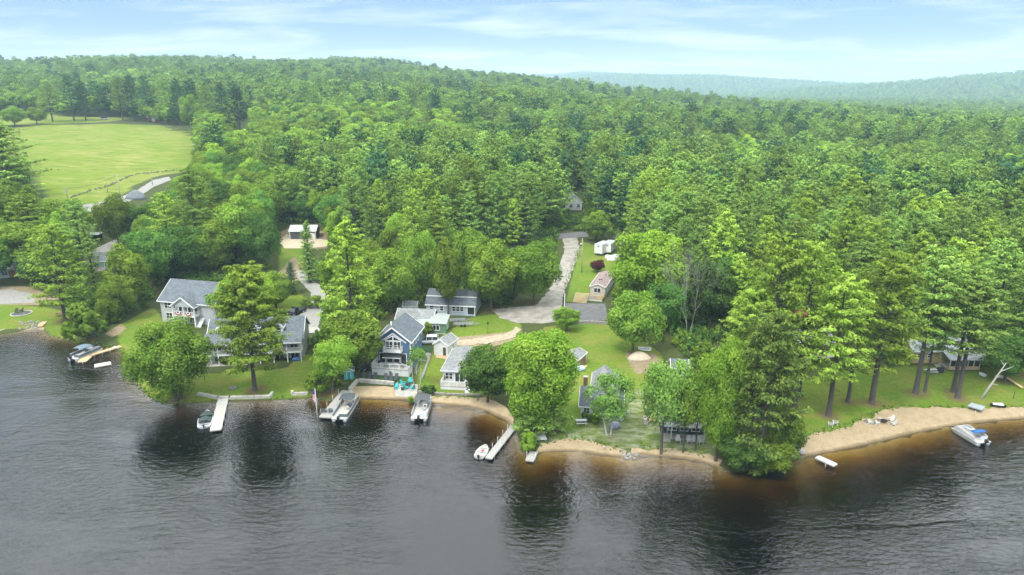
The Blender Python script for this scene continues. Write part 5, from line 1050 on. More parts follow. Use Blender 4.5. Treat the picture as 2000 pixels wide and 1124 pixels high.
# ---------------------------------------------------------------- boats
def pose(stern, bow): A = plane_pt(*stern, .5); B = plane_pt(*bow, .5); return ((A[0]+B[0])/2, (A[1]+B[1])/2, 0), math.atan2(B[1]-A[1], B[0]-A[0]), math.hypot(B[0]-A[0], B[1]-A[1])
def pontoon(label, stern, bow, hullm, fencem, seatm, canopy=None, canopym=None, wd=2.55, furn=True, cover=False):
    """pontoon boat, bow along +x: two floats, deck, fence panels, seats, console, motor, bimini"""
    pos, rz, L = pose(stern, bow); t = thing('pontoon_boat', label, 'boat', pos, rz, 'pontoon boats'); h = L/2; w_ = wd/2
    for s in (-1, 1):
        y = s*(w_-.38); MB().tube([(-h, y, .22), (-h+.3, y, .2), (h-.9, y, .2), (h-.3, y, .34), (h, y, .5)], [.3, .34, .34, .24, .03], 10).build('float', ALU, t)
    MB().box(-h-.1, h-.25, -w_, w_, .55, .66).build('deck', mat('boat_deck', (.42, .40, .37), .9, .12, 4), t)
    for s in (-1, 1): MB().box(-h+.7, h-.75, s*(w_-.05)-.025, s*(w_-.05)+.025, .7, 1.25).build('fence_panel', fencem, t); MB().tube([(-h+.7, s*(w_-.05), 1.3), (h-.75, s*(w_-.05), 1.3)], .035, 6).build('rail', ALU, t)
    MB().box(h-.78, h-.73, -w_+.1, w_-.1, .7, 1.25).build('bow_gate', fencem, t); MB().box(-h+.66, -h+.71, -w_+.1, .2, .7, 1.25).build('stern_gate', fencem, t)
    if furn:
        for x0, x1, s in ((h-2.3, h-.95, 1), (h-2.3, h-.95, -1), (-h+.9, -h+2.2, -1)):
            y0, y1 = sorted((s*(w_-.15), s*(w_-.75))); b = MB().box(x0, x1, y0, y1, .67, 1.05); yb = s*(w_-.17); b.box(x0, x1, yb-.09, yb+.09, 1.05, 1.42); b.build('bench_seat', seatm, t)
        MB().box(-.3, .35, -.95, -.25, .67, 1.45).build('console', fencem, t); MB().tube([(-.32, -.6, 1.35), (-.42, -.6, 1.4)], .2, 10).build('steering_wheel', BLACK, t)
        s = MB().box(-1.05, -.6, -.85, -.35, .85, 1.0).box(-1.12, -1.0, -.85, -.35, 1.0, 1.5); s.box(-.9, -.75, -.65, -.55, .67, .85); s.build('captain_seat', seatm, t)
    mo = MB().loft([[(-h-.45*f-.15, -.2*f, z), (-h-.15, -.2*f, z), (-h-.15, .2*f, z), (-h-.45*f-.15, .2*f, z)] for z, f in ((.8, .9), (1.05, 1.1), (1.3, .9), (1.36, .5))], sm=False).build('outboard_motor', BLACK, t); MB().box(-h-.38, -h-.22, -.07, .07, -.5, .8).build('motor_leg', BLACK, mo)
    if canopy:
        x0, x1 = canopy; n = 7; rows = []
        for i in range(n):
            u = i/(n-1); x = x0+(x1-x0)*u; zz = 2.35+.18*math.sin(u*math.pi)
            rows.append([(x, -w_+.1, zz-.1), (x, -w_*.5, zz+.04), (x, 0, zz+.08), (x, w_*.5, zz+.04), (x, w_-.1, zz-.1)])
        b = MB().loft(rows, closed=False, caps=False); b.loft([[(p[0], p[1], p[2]-.04) for p in r] for r in rows], closed=False, caps=False); b.build('canopy', canopym or DARKM, t)
        for s in (-1, 1):
            for xa, xb in ((x0+.3, x0), (x0+.4, x1), ((x0+x1)/2, x1-.4)): MB().tube([((x0+x1)/2, s*(w_-.08), 1.3), (xb, s*(w_-.1), 2.28)], .022, 5).build('canopy_strut', ALU, t)
    return t
GFEN = mat('dark_fence', (.10, .13, .16), .4, .1, 2); WFEN = mat('white_fence', (.55, .56, .57), .4, .06, 2); CSEAT = mat('cream_vinyl', (.45, .40, .32), .6, .12, 4); GSEAT = mat('grey_vinyl', (.42, .43, .45), .6, .1, 4)
pontoon('pontoon boat with dark raised canopy beside the tan platform', (141,702), (194,680), ALU, GFEN, GSEAT, (-1.9, .9), mat('slate_canvas', (.12, .17, .20), .8, .12, 3), 2.6)
pontoon('dark pontoon boat with cream seats tied to the flagpole dock', (662,820), (690,777), ALU, GFEN, CSEAT, (-.3, 2.4), mat('charcoal_canvas', (.065, .075, .085), .8, .15, 3), 2.7)
pontoon('white pontoon boat with grey canopy moored off the small beach', (818,819), (830,782), ALU, WFEN, GSEAT, (-.2, 2.6), mat('graphite_canvas', (.075, .08, .085), .8, .15, 3), 2.9)
p4 = pontoon('white pontoon boat at anchor off the right-hand beach', (1922,866), (1868,835), ALU, WFEN, GSEAT, None, None, 2.6)
pos, rz, L = pose((1922,866), (1868,835)); b = MB(); b.loft([[(-1.9+.0*k, y, 1.95+.12*math.cos(y*1.1)), (-1.0, y, 2.0+.12*math.cos(y*1.1)), (-1.0, y, 1.9+.1*math.cos(y*1.1)), (-1.9, y, 1.85+.1*math.cos(y*1.1))] for k, y in enumerate((-1.2, -.6, 0, .6, 1.2))]); b.build('canopy', mat('blue_canvas', (.03, .12, .36), .8, .1, 3), p4)
for s in (-1, 1): MB().tube([(-1.4, s*1.2, 1.3), (-1.45, s*1.2, 1.92)], .025, 5).build('canopy_strut', ALU, p4)
def hull(b, L, w_, hgt, x0=0.0, transom=.85, n=9):
    """open boat shell: outer and inner skins, bow along +x"""
    outer, inner = [], []
    for i in range(n):
        u = i/(n-1); x = -L/2+L*u; f = transom+(1-transom)*min(1, u*2.5) if u < .4 else math.cos((u-.4)/.6*math.pi/2)**.75; f = max(f, .02); hh = hgt*(1+.22*max(0, u-.5)*2); k = .12+.25*max(0, u-.75)*4*hgt
        ring = [(x, -w_/2*f, hh), (x, -w_/2*f*.82, k+.12), (x, -w_/2*f*.3, k*.6), (x, 0, k*.35), (x, w_/2*f*.3, k*.6), (x, w_/2*f*.82, k+.12), (x, w_/2*f, hh)]
        outer.append(ring); inner.append([(p[0]-.02*u, p[1]*.93, max(p[2]+.06, .2) if 0 < j < 6 else p[2]) for j, p in enumerate(ring)])
    b.loft(outer, closed=False, caps=False); b.loft(inner, closed=False, caps=False)
    b.add(outer[0]+inner[0], [(i, i+1, 7+i+1, 7+i) for i in range(6)]); b.add(list(outer[0]), [tuple(range(7))])
    for side in (0, 6):
        vs = [r[side] for r in outer]+[r[side] for r in inner]; b.add(vs, [(i, i+1, n+i+1, n+i) for i in range(n-1)])
    return b
def rowboat(label, stern, bow, m, wd=1.6, z=-.12, flip=False, motor=True, name='rowboat', seats=3, cover=None, tilt=0.0, grp=None):
    if flip:
        A = G(*stern); B = G(*bow); pos = ((A[0]+B[0])/2, (A[1]+B[1])/2, (A[2]+B[2])/2); rz = math.atan2(B[1]-A[1], B[0]-A[0]); L = math.hypot(B[0]-A[0], B[1]-A[1])
    else: pos, rz, L = pose(stern, bow)
    t = thing(name, label, 'boat', (pos[0], pos[1], pos[2]+(.62 if flip else z)), rz, grp)
    if flip: t.rotation_euler = (math.pi, 0, rz)
    hull(MB(), L, wd, .55).build('hull', m, t, recalc=False)
    for i in range(seats): x = -L*.33+L*.3*i; MB().box(x-.14, x+.14, -wd*.40, wd*.40, .36, .41).build('bench', m if flip else WDOCK, t)
    if motor: mo = MB().box(-L/2-.35, -L/2-.02, -.14, .14, .55, .95).build('outboard_motor', BLACK, t); MB().box(-L/2-.28, -L/2-.14, -.06, .06, -.4, .55).build('motor_leg', BLACK, mo)
    if cover: MB().loft([[(x, -wd*.45*f, .6), (x, -wd*.2*f, .9), (x, 0, 1.0), (x, wd*.2*f, .9), (x, wd*.45*f, .6)] for x, f in ((-L*.28, .9), (-L*.1, 1.0), (L*.15, .98), (L*.32, .7))], closed=False, caps=False).build('cover', cover, t)
    return t
rowboat('pale aluminium rowboat with a red cushion beside the narrow dock', (935,892), (949,868), mat('pale_hull', (.50, .49, .46), .5, .1, 3), 2.0, -.1)
t = thing('seat_cushion', 'red cushion lying in the aluminium rowboat', 'cushion', (*plane_pt(943, 879, .5), .35), .8); MB().box(-.2, .2, -.16, .16, 0, .1).build('pad', mat('red_cloth', (.45, .04, .04), .9, .1), t)
MOT = rowboat('white runabout with dark green cover tied to the long pale dock', (398,833), (405,801), mat('white_gelcoat', (.55, .56, .58), .3, .05, 2), 2.5, -.05, name='motorboat', seats=2, cover=mat('green_cover', (.05, .07, .065), .8, .15, 3))
MB().box(-.1, .05, -1.1, 1.1, .62, 1.0).build('windscreen', GLASS, MOT)
MB().box(-2.2, -2.0, -1.15, 1.15, .05, .38).build('blue_stripe', mat('navy_stripe', (.02, .05, .2), .4, .05), MOT)
rowboat('overturned grey boat behind the sand pile', (1272,684), (1246,682), ALU, 1.7, flip=True, motor=False, name='upturned_boat')
rowboat('white dinghy drawn up at the left end of the long beach', (1568,886), (1546,872), mat('white_gelcoat', (.55, .56, .58), .3, .05, 2), 1.3, .25, motor=False, name='dinghy', seats=2)
rowboat('pale kayak lying in the grass below the yellow house', (1925,737), (1912,731), mat('white_gelcoat', (.55, .56, .58), .3, .05, 2), .75, 0, flip=True, motor=False, name='kayak', seats=0)
rowboat('whitish kayak on its side right of the leaning dead birch', (1958,739), (1942,737), CSEAT, .75, 0, flip=True, motor=False, name='kayak', seats=0)
rowboat('turquoise paddle board leaning on the patio wall', (773,762), (777,749), TEAL, .85, 0, flip=True, motor=False, name='paddle_board', seats=0)
# ---------------------------------------------------------------- vehicles
def car(name, label, cat, pos, rz, L, w_, H, m, kind='suv'):
    """body from lengthwise sections, glass band, four wheels, lights; nose along +x"""
    t = thing(name, label, cat, pos, rz); h = L/2
    if kind == 'suv': prof = [(-h, .45, .95), (-h+.05, .38, 1.05), (-h+.5, .35, 1.08), (0, .33, 1.06), (h*.45, .33, 1.04), (h*.55, .33, 1.02), (h-.25, .36, .92), (h, .45, .75)]; cab = [(-h+.08, .98), (-h+.35, H), (h*.05, H), (h*.28, H-.1), (h*.55, 1.02)]
    else: prof = [(-h, .5, 1.0), (-h+.05, .45, 1.06), (-h*.05, .42, 1.06), (h*.4, .42, 1.06), (h-.3, .45, 1.0), (h, .5, .8)]; cab = [(-h*.12, 1.04), (-h*.08, H), (h*.18, H), (h*.30, H-.12), (h*.5, 1.04)]
    MB().loft([[(x, -w_/2*.92, z0), (x, -w_/2, (z0+z1)/2), (x, -w_/2*.95, z1-.05), (x, -w_/2*.8, z1), (x, w_/2*.8, z1), (x, w_/2*.95, z1-.05), (x, w_/2, (z0+z1)/2), (x, w_/2*.92, z0)] for x, z0, z1 in prof], sm=False).build('body', m, t)
    top = [(x, z) for x, z in cab]; b = MB(); n = len(top)
    vs = [(x, s*w_/2*(.93 if z < 1.1 else .78), z) for s in (-1, 1) for x, z in top]; b.add(vs, [tuple(range(n)), tuple(range(2*n-1, n-1, -1))]+[(i, n+i, n+i+1, i+1) for i in range(n-1)]+[(0, n-1, 2*n-1, n)]); b.build('cab_glass', GLASS, t)
    MB().box(top[1][0], top[-3][0]+.1, -w_*.39, w_*.39, H, H+.06).build('roof', m, t)
    for x in (top[0][0]+.1, (top[1][0]+top[-3][0])/2, top[-3][0]+.15):
        for s in (-1, 1): MB().bar((x+.02, s*w_*.468, 1.04), (x-.05, s*w_*.4, H), .09, .03).build('pillar', m, t)
    for x in (-h*.6, h*.6):
        for s in (-1, 1):
            wh = MB().tube([(x, s*(w_/2-.22), .36), (x, s*(w_/2+.02), .36)], .36, 14).build('wheel', BLACK, t); MB().tube([(x, s*(w_/2+.025), .36), (x, s*(w_/2+.03), .36)], .2, 10).build('rim', STEEL, wh)
    for s in (-1, 1): MB().box(h-.08, h+.01, s*w_*.36-.18, s*w_*.36+.18, .68, .82).build('headlight', GLASS, t); MB().box(-h-.01, -h+.06, s*w_*.42-.08, s*w_*.42+.08, .75, 1.0).build('tail_light', mat('tail_red', (.3, .02, .02), .3), t)
    if kind == 'truck': MB().box(-h+.15, -h*.15, -w_*.4, w_*.4, 1.07, 1.1).build('bed_cover', BLACK, t)
    return t
p = G(836, 671); car('parked_car', 'white SUV parked behind the blue house', 'car', p, math.pi+.06, 4.9, 1.95, 1.78, mat('white_car_paint', (.58, .59, .6), .25, .03, 1))
p = G(578, 614); car('pickup_truck', 'black pickup truck parked on the gravel driveway', 'truck', p, math.radians(62)+math.pi, 5.6, 2.0, 1.85, mat('black_car_paint', (.015, .016, .018), .2, .05, 1), 'truck')
p = G(205, 234); car('parked_car', 'white vehicle parked among the pines beyond the hay field', 'car', p, .1, 6, 2.2, 2.3, mat('white_car_paint', (.58, .59, .6), .25, .03, 1))
p = G(244, 470); car('parked_car', 'pale car beside the gravel lane in the left woods', 'car', p, 1.0, 4.6, 1.9, 1.6, mat('silver_paint', (.4, .4, .38), .3, .05, 1))
def box_trailer(label, l, r, hh):
    pos, W_, rz = front(l, r); t = thing('box_trailer', label, 'trailer', (pos[0], pos[1], pos[2]), rz-.12, 'white box trailers'); w2 = W_/2
    MB().box(-w2, w2, 0, 6.5, .75, .75+hh).build('body', WS, t); MB().box(-w2-.04, w2+.04, -.04, 6.54, .75+hh+.003, .85+hh).build('roof', METAL, t); MB().box(-w2+.2, w2-.2, .3, 6.2, .45, .745).build('chassis', BLACK, t)
    for s in (-1, 1): MB().box(s*w2*.5-w2*.42, s*w2*.5+w2*.42, -.05, -.01, .95, .6+hh).build('door', WHITE, t)
    for s in (-1, 1):
        for y in (2.6, 3.6): MB().tube([(s*(w2-.3), y, .38), (s*(w2-.02), y, .38)], .38, 12).build('wheel', BLACK, t)
    MB().box(-.35, .35, -.07, -.055, .1+hh, .4+hh).build('vent', BLACK, t)
box_trailer('left one of the two white box trailers parked by the road', (1160,499), (1176,501), 3.0); box_trailer('right one of the two white box trailers parked by the road', (1178,497), (1193,498), 2.8)
for i, (x, y, s, lb) in enumerate([(1197, 507, 1.3, 'white tarp heap right of the box trailers'), (1203, 503, 1.0, 'smaller white tarp heap behind the first one'), (1186, 503, .8, 'grey tarp bundle at the foot of the right box trailer')]):
    t = thing('tarp_heap', lb, 'tarp', G(x, y), i*.7); MB().loft([[(-1.4*f*s, -.9*f*s, h), (.2, -1.1*f*s, h), (1.5*f*s, -.6*f*s, h), (1.3*f*s, .8*f*s, h), (-1.1*f*s, 1.0*f*s, h), (-1.6*f*s, 0, h)] for h, f in ((-.1, 1), (.5, .9), (.9*s, .6), (1.05*s, .2))], sm=False).build('cover', mat('white_tarp', (.55, .57, .58), .6, .12, 3), t)
def boat_trailer(label, l, r, tubes=True):
    A, B = G(*l), G(*r); L = math.hypot(B[0]-A[0], B[1]-A[1]); t = thing('boat_trailer', label, 'trailer', ((A[0]+B[0])/2, (A[1]+B[1])/2, A[2]), math.atan2(B[1]-A[1], B[0]-A[0]), 'boat trailers'); h = L/2; f = MB()
    for s in (-1, 1): f.bar((-h, s*.8, .55), (h*.5, s*.8, .55), .1).bar((h*.5, s*.8, .55), (h, 0, .5), .1)
    for x in (-h+.1, -h*.3, h*.3): f.bar((x, -.8, .55), (x, .8, .55), .09)
    f.build('frame', STEEL, t)
    for x in (-h*.35, -h*.1):
        for s in (-1, 1): MB().tube([(x, s*.88, .33), (x, s*1.06, .33)], .33, 12).build('wheel', BLACK, t)
    for s in (-1, 1): MB().box(-h*.9, h*.55, s*.5-.1, s*.5+.1, .62, .82).build('bunk', ALU if tubes else DECKW, t)
    MB().box(h-.1, h, -.05, .05, 0, .5).build('jack', STEEL, t)
boat_trailer('front silver boat trailer on the lawn before the blue-grey house', (885,637), (936,636)); boat_trailer('rear silver boat trailer closer to the blue-grey house', (876,630), (918,628))
p = G(714, 722); t = thing('jet_ski_trailer', 'small trailer with a dark-covered watercraft left of the blue house', 'trailer', p, 1.2); MB().bar((-1.6, -.5, .4), (1.4, -.5, .4), .09).bar((-1.6, .5, .4), (1.4, .5, .4), .09).bar((1.4, -.5, .4), (2.4, 0, .4), .09).bar((1.4, .5, .4), (2.4, 0, .4), .09).build('frame', STEEL, t)
for s in (-1, 1): MB().tube([(-.4, s*.6, .27), (-.4, s*.75, .27)], .27, 10).build('wheel', BLACK, t)
MB().loft([[(x, -.55*f, .45), (x, -.4*f, .8+hh), (x, 0, .95+hh), (x, .4*f, .8+hh), (x, .55*f, .45)] for x, f, hh in ((-1.5, .8, .1), (-.5, 1, .2), (.4, 1, .45), (1.0, .8, .2), (1.6, .3, 0))], closed=False, caps=False).build('covered_hull', DARKM, t)
# ---------------------------------------------------------------- chairs and garden furniture (one of each, then copies)
def copy_thing(o, loc, rz, label, scale=None):
    c = o.copy(); COL.objects.link(c); c.location = loc; c.rotation_euler = (0, 0, rz); c['label'] = label
    for ch in o.children: k = ch.copy(); COL.objects.link(k); k.parent = c
    return c
def adirondack(m, label, loc, rz, grp):
    t = thing('adirondack_chair', label, 'chair', loc, rz, grp)
    MB().prism([(-.28, -.3, .38), (.28, -.3, .38), (.28, .28, .24), (-.28, .28, .24)], (0, 0, .04)).build('seat', m, t)
    b = MB()
    for i in range(5): x = -.26+i*.13; b.prism([(x-.055, .25, .26), (x+.055, .25, .26), (x+.05, .58, 1.0+.06*(2-abs(i-2))), (x-.05, .58, 1.0+.06*(2-abs(i-2)))], (0, .03, .01))
    b.build('backrest', m, t)
    for s in (-1, 1): MB().box(s*.38-.07, s*.38+.07, -.38, .38, .55, .59).build('armrest', m, t); MB().box(s*.34-.03, s*.34+.03, -.36, -.28, 0, .55).build('leg', m, t); MB().bar((s*.31, -.3, .36), (s*.31, .55, .03), .05, .12).build('rear_leg', m, t)
    return t
def lounger(m, label, loc, rz, grp):
    t = thing('sun_lounger', label, 'lounger', loc, rz, grp); MB().box(-.35, .35, -1.0, .35, .30, .42).build('seat', m, t); MB().prism([(-.35, .35, .30), (.35, .35, .30), (.35, .85, .95), (-.35, .85, .95)], (0, .08, .06)).build('backrest', m, t)
    for x in (-.3, .3):
        for y in (-.9, .3): MB().box(x-.03, x+.03, y-.03, y+.03, 0, .3).build('leg', m, t)
    return t
def g3(x, y, dz=.06): q = G(x, y); return (q[0], q[1], q[2]+dz)
LD = mat('dark_lounger', (.055, .06, .065), .8, .15, 4); c0 = None
ords = ['leftmost', 'middle', 'rightmost']
for gi, xs in enumerate(((711, 722, 733), (754, 764, 774))):
    for i, x in enumerate(xs):
        lb = '%s dark lounger of the %s three on the turf before the blue house' % (ords[i], ('left', 'right')[gi]); L3 = g3(x, 741+gi*2, .09)
        if c0 is None: c0 = lounger(LD, lb, L3, .1, 'dark loungers before the blue house')
        else: copy_thing(c0, L3, .1+RNG.normal()*.05, lb)
c0 = None
for i, (x, y, a, lb) in enumerate([(788, 754, 1.2, 'turquoise garden chair at the left of the patio fire table'), (801, 750, 0.1, 'turquoise garden chair behind the patio fire table'), (793, 761, 2.6, 'turquoise garden chair front left of the patio fire table'), (806, 761, -2.4, 'turquoise garden chair front right of the patio fire table')]):
    if c0 is None: c0 = adirondack(TEAL, lb, g3(x, y, .1), a, 'turquoise patio chairs')
    else: copy_thing(c0, g3(x, y, .1), a, lb)
def lathe_thing(name, label, cat, loc, prof, m, part, n=14): t = thing(name, label, cat, loc); MB().lathe(prof, n).build(part, m, t); return t
lathe_thing('fire_table', 'round dark fire table amid the turquoise chairs', 'table', g3(797, 756, .1), [(0, 0), (.4, 0), (.42, .4), (.62, .42), (.62, .5), (.2, .5), (.18, .44), (0, .44)], BLACK, 'bowl')
lathe_thing('bucket', 'black bucket on the patio beside the turquoise chairs', 'bucket', g3(786, 763, .1), [(0, 0), (.22, 0), (.28, .5), (.25, .5), (.2, .05), (0, .05)], BLACK, 'pail')
DCH = mat('slate_chair', (.16, .18, .20), .7, .1, 4); c1 = None
for i, x in enumerate((634, 646)):
    q = (*plane_pt(x, 805, .55), .5); lb = ('left', 'right')[i]+' dark chair at the lake end of the flagpole dock'
    if c1 is None: c1 = adirondack(DCH, lb, q, 3.1, 'chairs on the flagpole dock')
    else: copy_thing(c1, q, 3.3, lb)
PW = mat('white_plastic', (.58, .58, .57), .5, .05, 3); c2 = None
for x, y, a, lb in [(1622, 833, 2.7, 'left white chair of the pair on the long beach'), (1631, 830, 2.7, 'right white chair of the pair on the long beach'), (1697, 828, 1.6, 'leftmost white chair of the beach fire circle'), (1711, 830, 1.8, 'second white chair from the left at the beach fire circle'), (1739, 824, -1.2, 'upper right white chair at the beach fire circle'), (1744, 831, -1.7, 'lower right white chair at the beach fire circle'), (1355, 740, .3, 'lone white chair by the small dark cabin')]:
    if c2 is None: c2 = adirondack(PW, lb, g3(x, y), a, 'white plastic chairs')
    else: copy_thing(c2, g3(x, y), a, lb)
for i, x in enumerate((-.9, .9, 1.75, 2.7)):
    copy_thing(c2, at(CABIN, x, -.75, .0), CABIN.rotation_euler[2]+.1*i, ['leftmost', 'second', 'third', 'rightmost'][i]+' white chair in the row before the dark green cabin')
lathe_thing('fire_pit', 'dark metal fire pit between the beach chairs', 'fire pit', g3(1726, 827), [(0, .2), (.35, .25), (.55, .45), (.58, .5), (.5, .5), (.3, .3), (0, .27)], BLACK, 'bowl')
t = thing('side_table', 'low dark table in the beach fire circle', 'table', g3(1718, 822), .4); MB().box(-.4, .4, -.3, .3, .4, .45).build('tabletop', DECKW, t)
for x in (-.35, .35):
    for y in (-.25, .25): post(t, x, y, 0, .4, .05, DECKW, 'leg')
def picnic(label, loc, rz, m, L=1.9):
    t = thing('picnic_table', label, 'table', loc, rz); MB().box(-L/2, L/2, -.38, .38, .70, .76).build('tabletop', m, t)
    for s in (-1, 1): MB().box(-L/2, L/2, s*.72-.14, s*.72+.14, .42, .47).build('bench', m, t)
    for x in (-L/2+.25, L/2-.25):
        for s in (-1, 1): MB().bar((x, s*.75, 0), (x, s*.2, .7), .08, .09).build('leg', m, t)
    return t
picnic('grey picnic bench on the grass before the chimney cottage', g3(1135, 829), .05, mat('grey_wood', (.42, .43, .42), .9, .12, 3)); picnic('wooden table beside the picnic rack left of the dark cabin', g3(1271, 826), 1.5, NEWWOOD, 1.4)
t = thing('wood_rack', 'pale open wooden rack beside the wooden table', 'rack', g3(1260, 826), 1.5)
for x in (-.8, .0, .8): MB().box(x-.05, x+.05, -.35, .35, 0, .9).build('upright', DECKW, t)
for z in (.3, .85): MB().box(-.85, .85, -.3, .3, z, z+.05).build('shelf', DECKW, t)
picnic('red-brown picnic table at the left shore', g3(119, 617), .3, mat('red_brown_wood', (.25, .13, .09), .9, .15, 3), 2.2)
t = thing('plank_pile', 'stacked pale planks behind the left shore picnic table', 'planks', g3(141, 603), .15)
for i in range(7): MB().box(-1.8+RNG.normal()*.1, 1.7+RNG.normal()*.1, -.9+i*.27, -.68+i*.27, .1+.05*i, .16+.05*i).build('plank', WDOCK, t)
picnic('patio table with benches beside the yellow house', g3(1818, 729), .1, mat('pale_table', (.5, .5, .48), .8, .1, 3), 2.2)
t = thing('grill', 'black covered grill beside the yellow house', 'grill', g3(1836, 728), .2); MB().loft([[(-.6*f, -.3*f, h), (.6*f, -.3*f, h), (.6*f, .3*f, h), (-.6*f, .3*f, h)] for h, f in ((0, 1), (.8, 1), (1.1, .8), (1.15, .4))], sm=False).build('cover', DARKM, t)
# ---------------------------------------------------------------- walls of single stones
def stone_wall(name, label, pts, hgt, m, blk=.75, rows=2, depth=.4, base=0.0, cat='wall', z=None):
    t = thing(name, label, cat, (0, 0, 0)); P = [G(*p) for p in pts]; meshes = []
    for k in range(6):
        b = MB(); j = lambda s=.04: RNG.normal()*s
        b.add([(sx*.5*.94+j(.02), sy*.5+j(.05), sz*.5*.92+j(.02)) for sz in (-1, 1) for sx, sy in ((-1, -1), (1, -1), (1, 1), (-1, 1))], [(0,3,2,1),(4,5,6,7),(0,1,5,4),(1,2,6,5),(2,3,7,6),(3,0,4,7)]); me = b.mesh('stone'); me.materials.append(m); meshes.append(me)
    for a, c in zip(P, P[1:]):
        L = math.hypot(c[0]-a[0], c[1]-a[1]); rz = math.atan2(c[1]-a[1], c[0]-a[0]); n = max(1, round(L/blk))
        for r in range(rows):
            for i in range(n):
                u = (i+.5+(.25 if r % 2 else 0)*(1 if i < n-1 else 0))/n; o = link('stone', meshes[RNG.integers(6)], None, t); x = a[0]+(c[0]-a[0])*u; y = a[1]+(c[1]-a[1])*u
                o.location = (x, y, (gz(x, y) if z is None else z)+base+hgt*(r+.5)/rows); o.rotation_euler = (0, 0, rz+RNG.normal()*.02); o.scale = (L/n*.98, depth*RNG.uniform(.9, 1.15), hgt/rows)
    return t
PST = mat('pale_stone', (.46, .44, .39), .95, .18, 2.5, bump=.5)
stone_wall('sea_wall', 'low pale stone sea wall along the lawn at the long pale dock', [(384,771), (425,779), (447,779), (529,777), (532,768)], .75, PST, 1.1, 2, .55, -.25)
stone_wall('sea_wall', 'short pale stone wall right of the lawn below the maple', [(570,766), (572,772), (602,771)], .7, PST, 1.1, 2, .5, -.2)
stone_wall('patio_wall', 'cut-stone retaining wall above the sand before the blue house', [(682,766), (699,746), (770,752)], .85, PST, 1.05, 2, .5, -.15)
stone_wall('garden_wall', 'low stone wall along the grass below the white cottage', [(815,767), (870,772), (945,774)], .5, ROCK, .8, 2, .4, -.1)
stone_wall('edging', 'row of dark planting stones beside the concrete walk', [(841,694), (824,742)], .35, ROCK, .6, 1, .4, 0)
stone_wall('retaining_wall', 'mossy stone wall below the asphalt driveway', [(1106,634), (1150,632), (1188,634)], .8, ROCK, .9, 2, .5, -.1)
def ring(label, x, y, R, m, n=16, s=.4): 
    t = thing('fire_ring', label, 'fire ring', g3(x, y, 0)); me = MB().loft([[(-.5, -.5, 0), (.5, -.5, 0), (.5, .5, 0), (-.5, .5, 0)], [(-.5, -.5, .6), (.5, -.5, .6), (.5, .5, .6), (-.5, .5, .6)], [(-.36, -.36, 1), (.36, -.36, 1), (.36, .36, 1), (-.36, .36, 1)]], sm=False).mesh('stone'); me.materials.append(m)
    for i in range(n): a = 6.283*i/n; o = link('stone', me, None, t); o.location = (R*math.cos(a), R*math.sin(a), 0); o.rotation_euler = (0, 0, a); o.scale = (s, 2*math.pi*R/n*.92, s*RNG.uniform(.7, 1))
    MB().lathe([(R*.9, .05), (R*.5, .1), (0, .12)], 14).build('ash_bed', mat('ash', (.1, .095, .09), .95, .3, 4), t); return t
ring('grey stone fire ring on the lawn beside the lone pine', 455, 759, .55, ROCK, 12, .3)
ring('stone-edged round gravel fire spot on the left shore lawn', 42, 613, 2.3, PST, 26, .25)
for i, (x, y) in enumerate([(33, 612), (42, 610)]): adirondack(BLACK, ['left', 'right'][i]+' dark chair on the left shore fire spot', g3(x, y, .12), .4-i, 'dark chairs at the left fire spot')
t = thing('riprap', 'pile of pale rocks along the small left beach', 'rocks', (0, 0, 0)); t['kind'] = 'stuff'
b = MB()
for i in range(70):
    q = G(RNG.uniform(36, 80), RNG.uniform(628, 645)); s = RNG.uniform(.18, .45); b.add([(q[0]+s*v[0]*RNG.uniform(.7, 1.2), q[1]+s*v[1]*RNG.uniform(.7, 1.2), q[2]+s*(v[2]+.3)) for v in ((1,0,0),(-1,0,0),(0,1,0),(0,-1,0),(0,0,.8),(0,0,-.6))], [(0,2,4),(2,1,4),(1,3,4),(3,0,4),(2,0,5),(1,2,5),(3,1,5),(0,3,5)])
bpy.data.objects.remove(t); tag(b.build('riprap', ROCK), 'pile of pale rocks along the small left beach', 'rocks', kind='stuff')
b = MB()
for i in range(40):
    q = G(RNG.normal(1228, 9), RNG.normal(890, 5)); s = RNG.uniform(.12, .4); b.add([(q[0]+s*v[0]*RNG.uniform(.7, 1.2), q[1]+s*v[1]*RNG.uniform(.7, 1.2), q[2]+s*(v[2]+.2)) for v in ((1,0,0),(-1,0,0),(0,1,0),(0,-1,0),(0,0,.8),(0,0,-.6))], [(0,2,4),(2,1,4),(1,3,4),(3,0,4),(2,0,5),(1,2,5),(3,1,5),(0,3,5)])
tag(b.build('shore_rocks', ROCK), 'scatter of shore rocks between the two middle beaches', 'rocks', kind='stuff')
def field_wall(name, label, pts):
    b = MB(); P = [G(*p) for p in pts]
    for a, c in zip(P, P[1:]):
        L = math.hypot(c[0]-a[0], c[1]-a[1])
        for i in range(int(L/.55)):
            u = RNG.random(); x = a[0]+(c[0]-a[0])*u+RNG.normal()*.45; y = a[1]+(c[1]-a[1])*u+RNG.normal()*.45; s = RNG.uniform(.25, .55); z = gz(x, y)+RNG.uniform(0, .4)
            b.add([(x+s*v[0], y+s*v[1], z+s*v[2]) for v in ((1,0,0),(-1,0,0),(0,1,0),(0,-1,0),(0,0,.8),(0,0,-.6))], [(0,2,4),(2,1,4),(1,3,4),(3,0,4),(2,0,5),(1,2,5),(3,1,5),(0,3,5)])
    tag(b.build(name, mat('old_wall_stone', (.13, .125, .115), .95, .3, 2)), label, 'wall', kind='stuff')
field_wall('field_wall', 'tumbled dark stone wall along the far edge of the hay field', [(15,249), (60,246), (120,243), (190,241), (250,241), (310,243), (345,254)])
field_wall('field_wall', 'old stone wall crossing the near side of the hay field', [(135,388), (175,374), (215,363), (245,348), (270,340), (300,338), (345,333)])
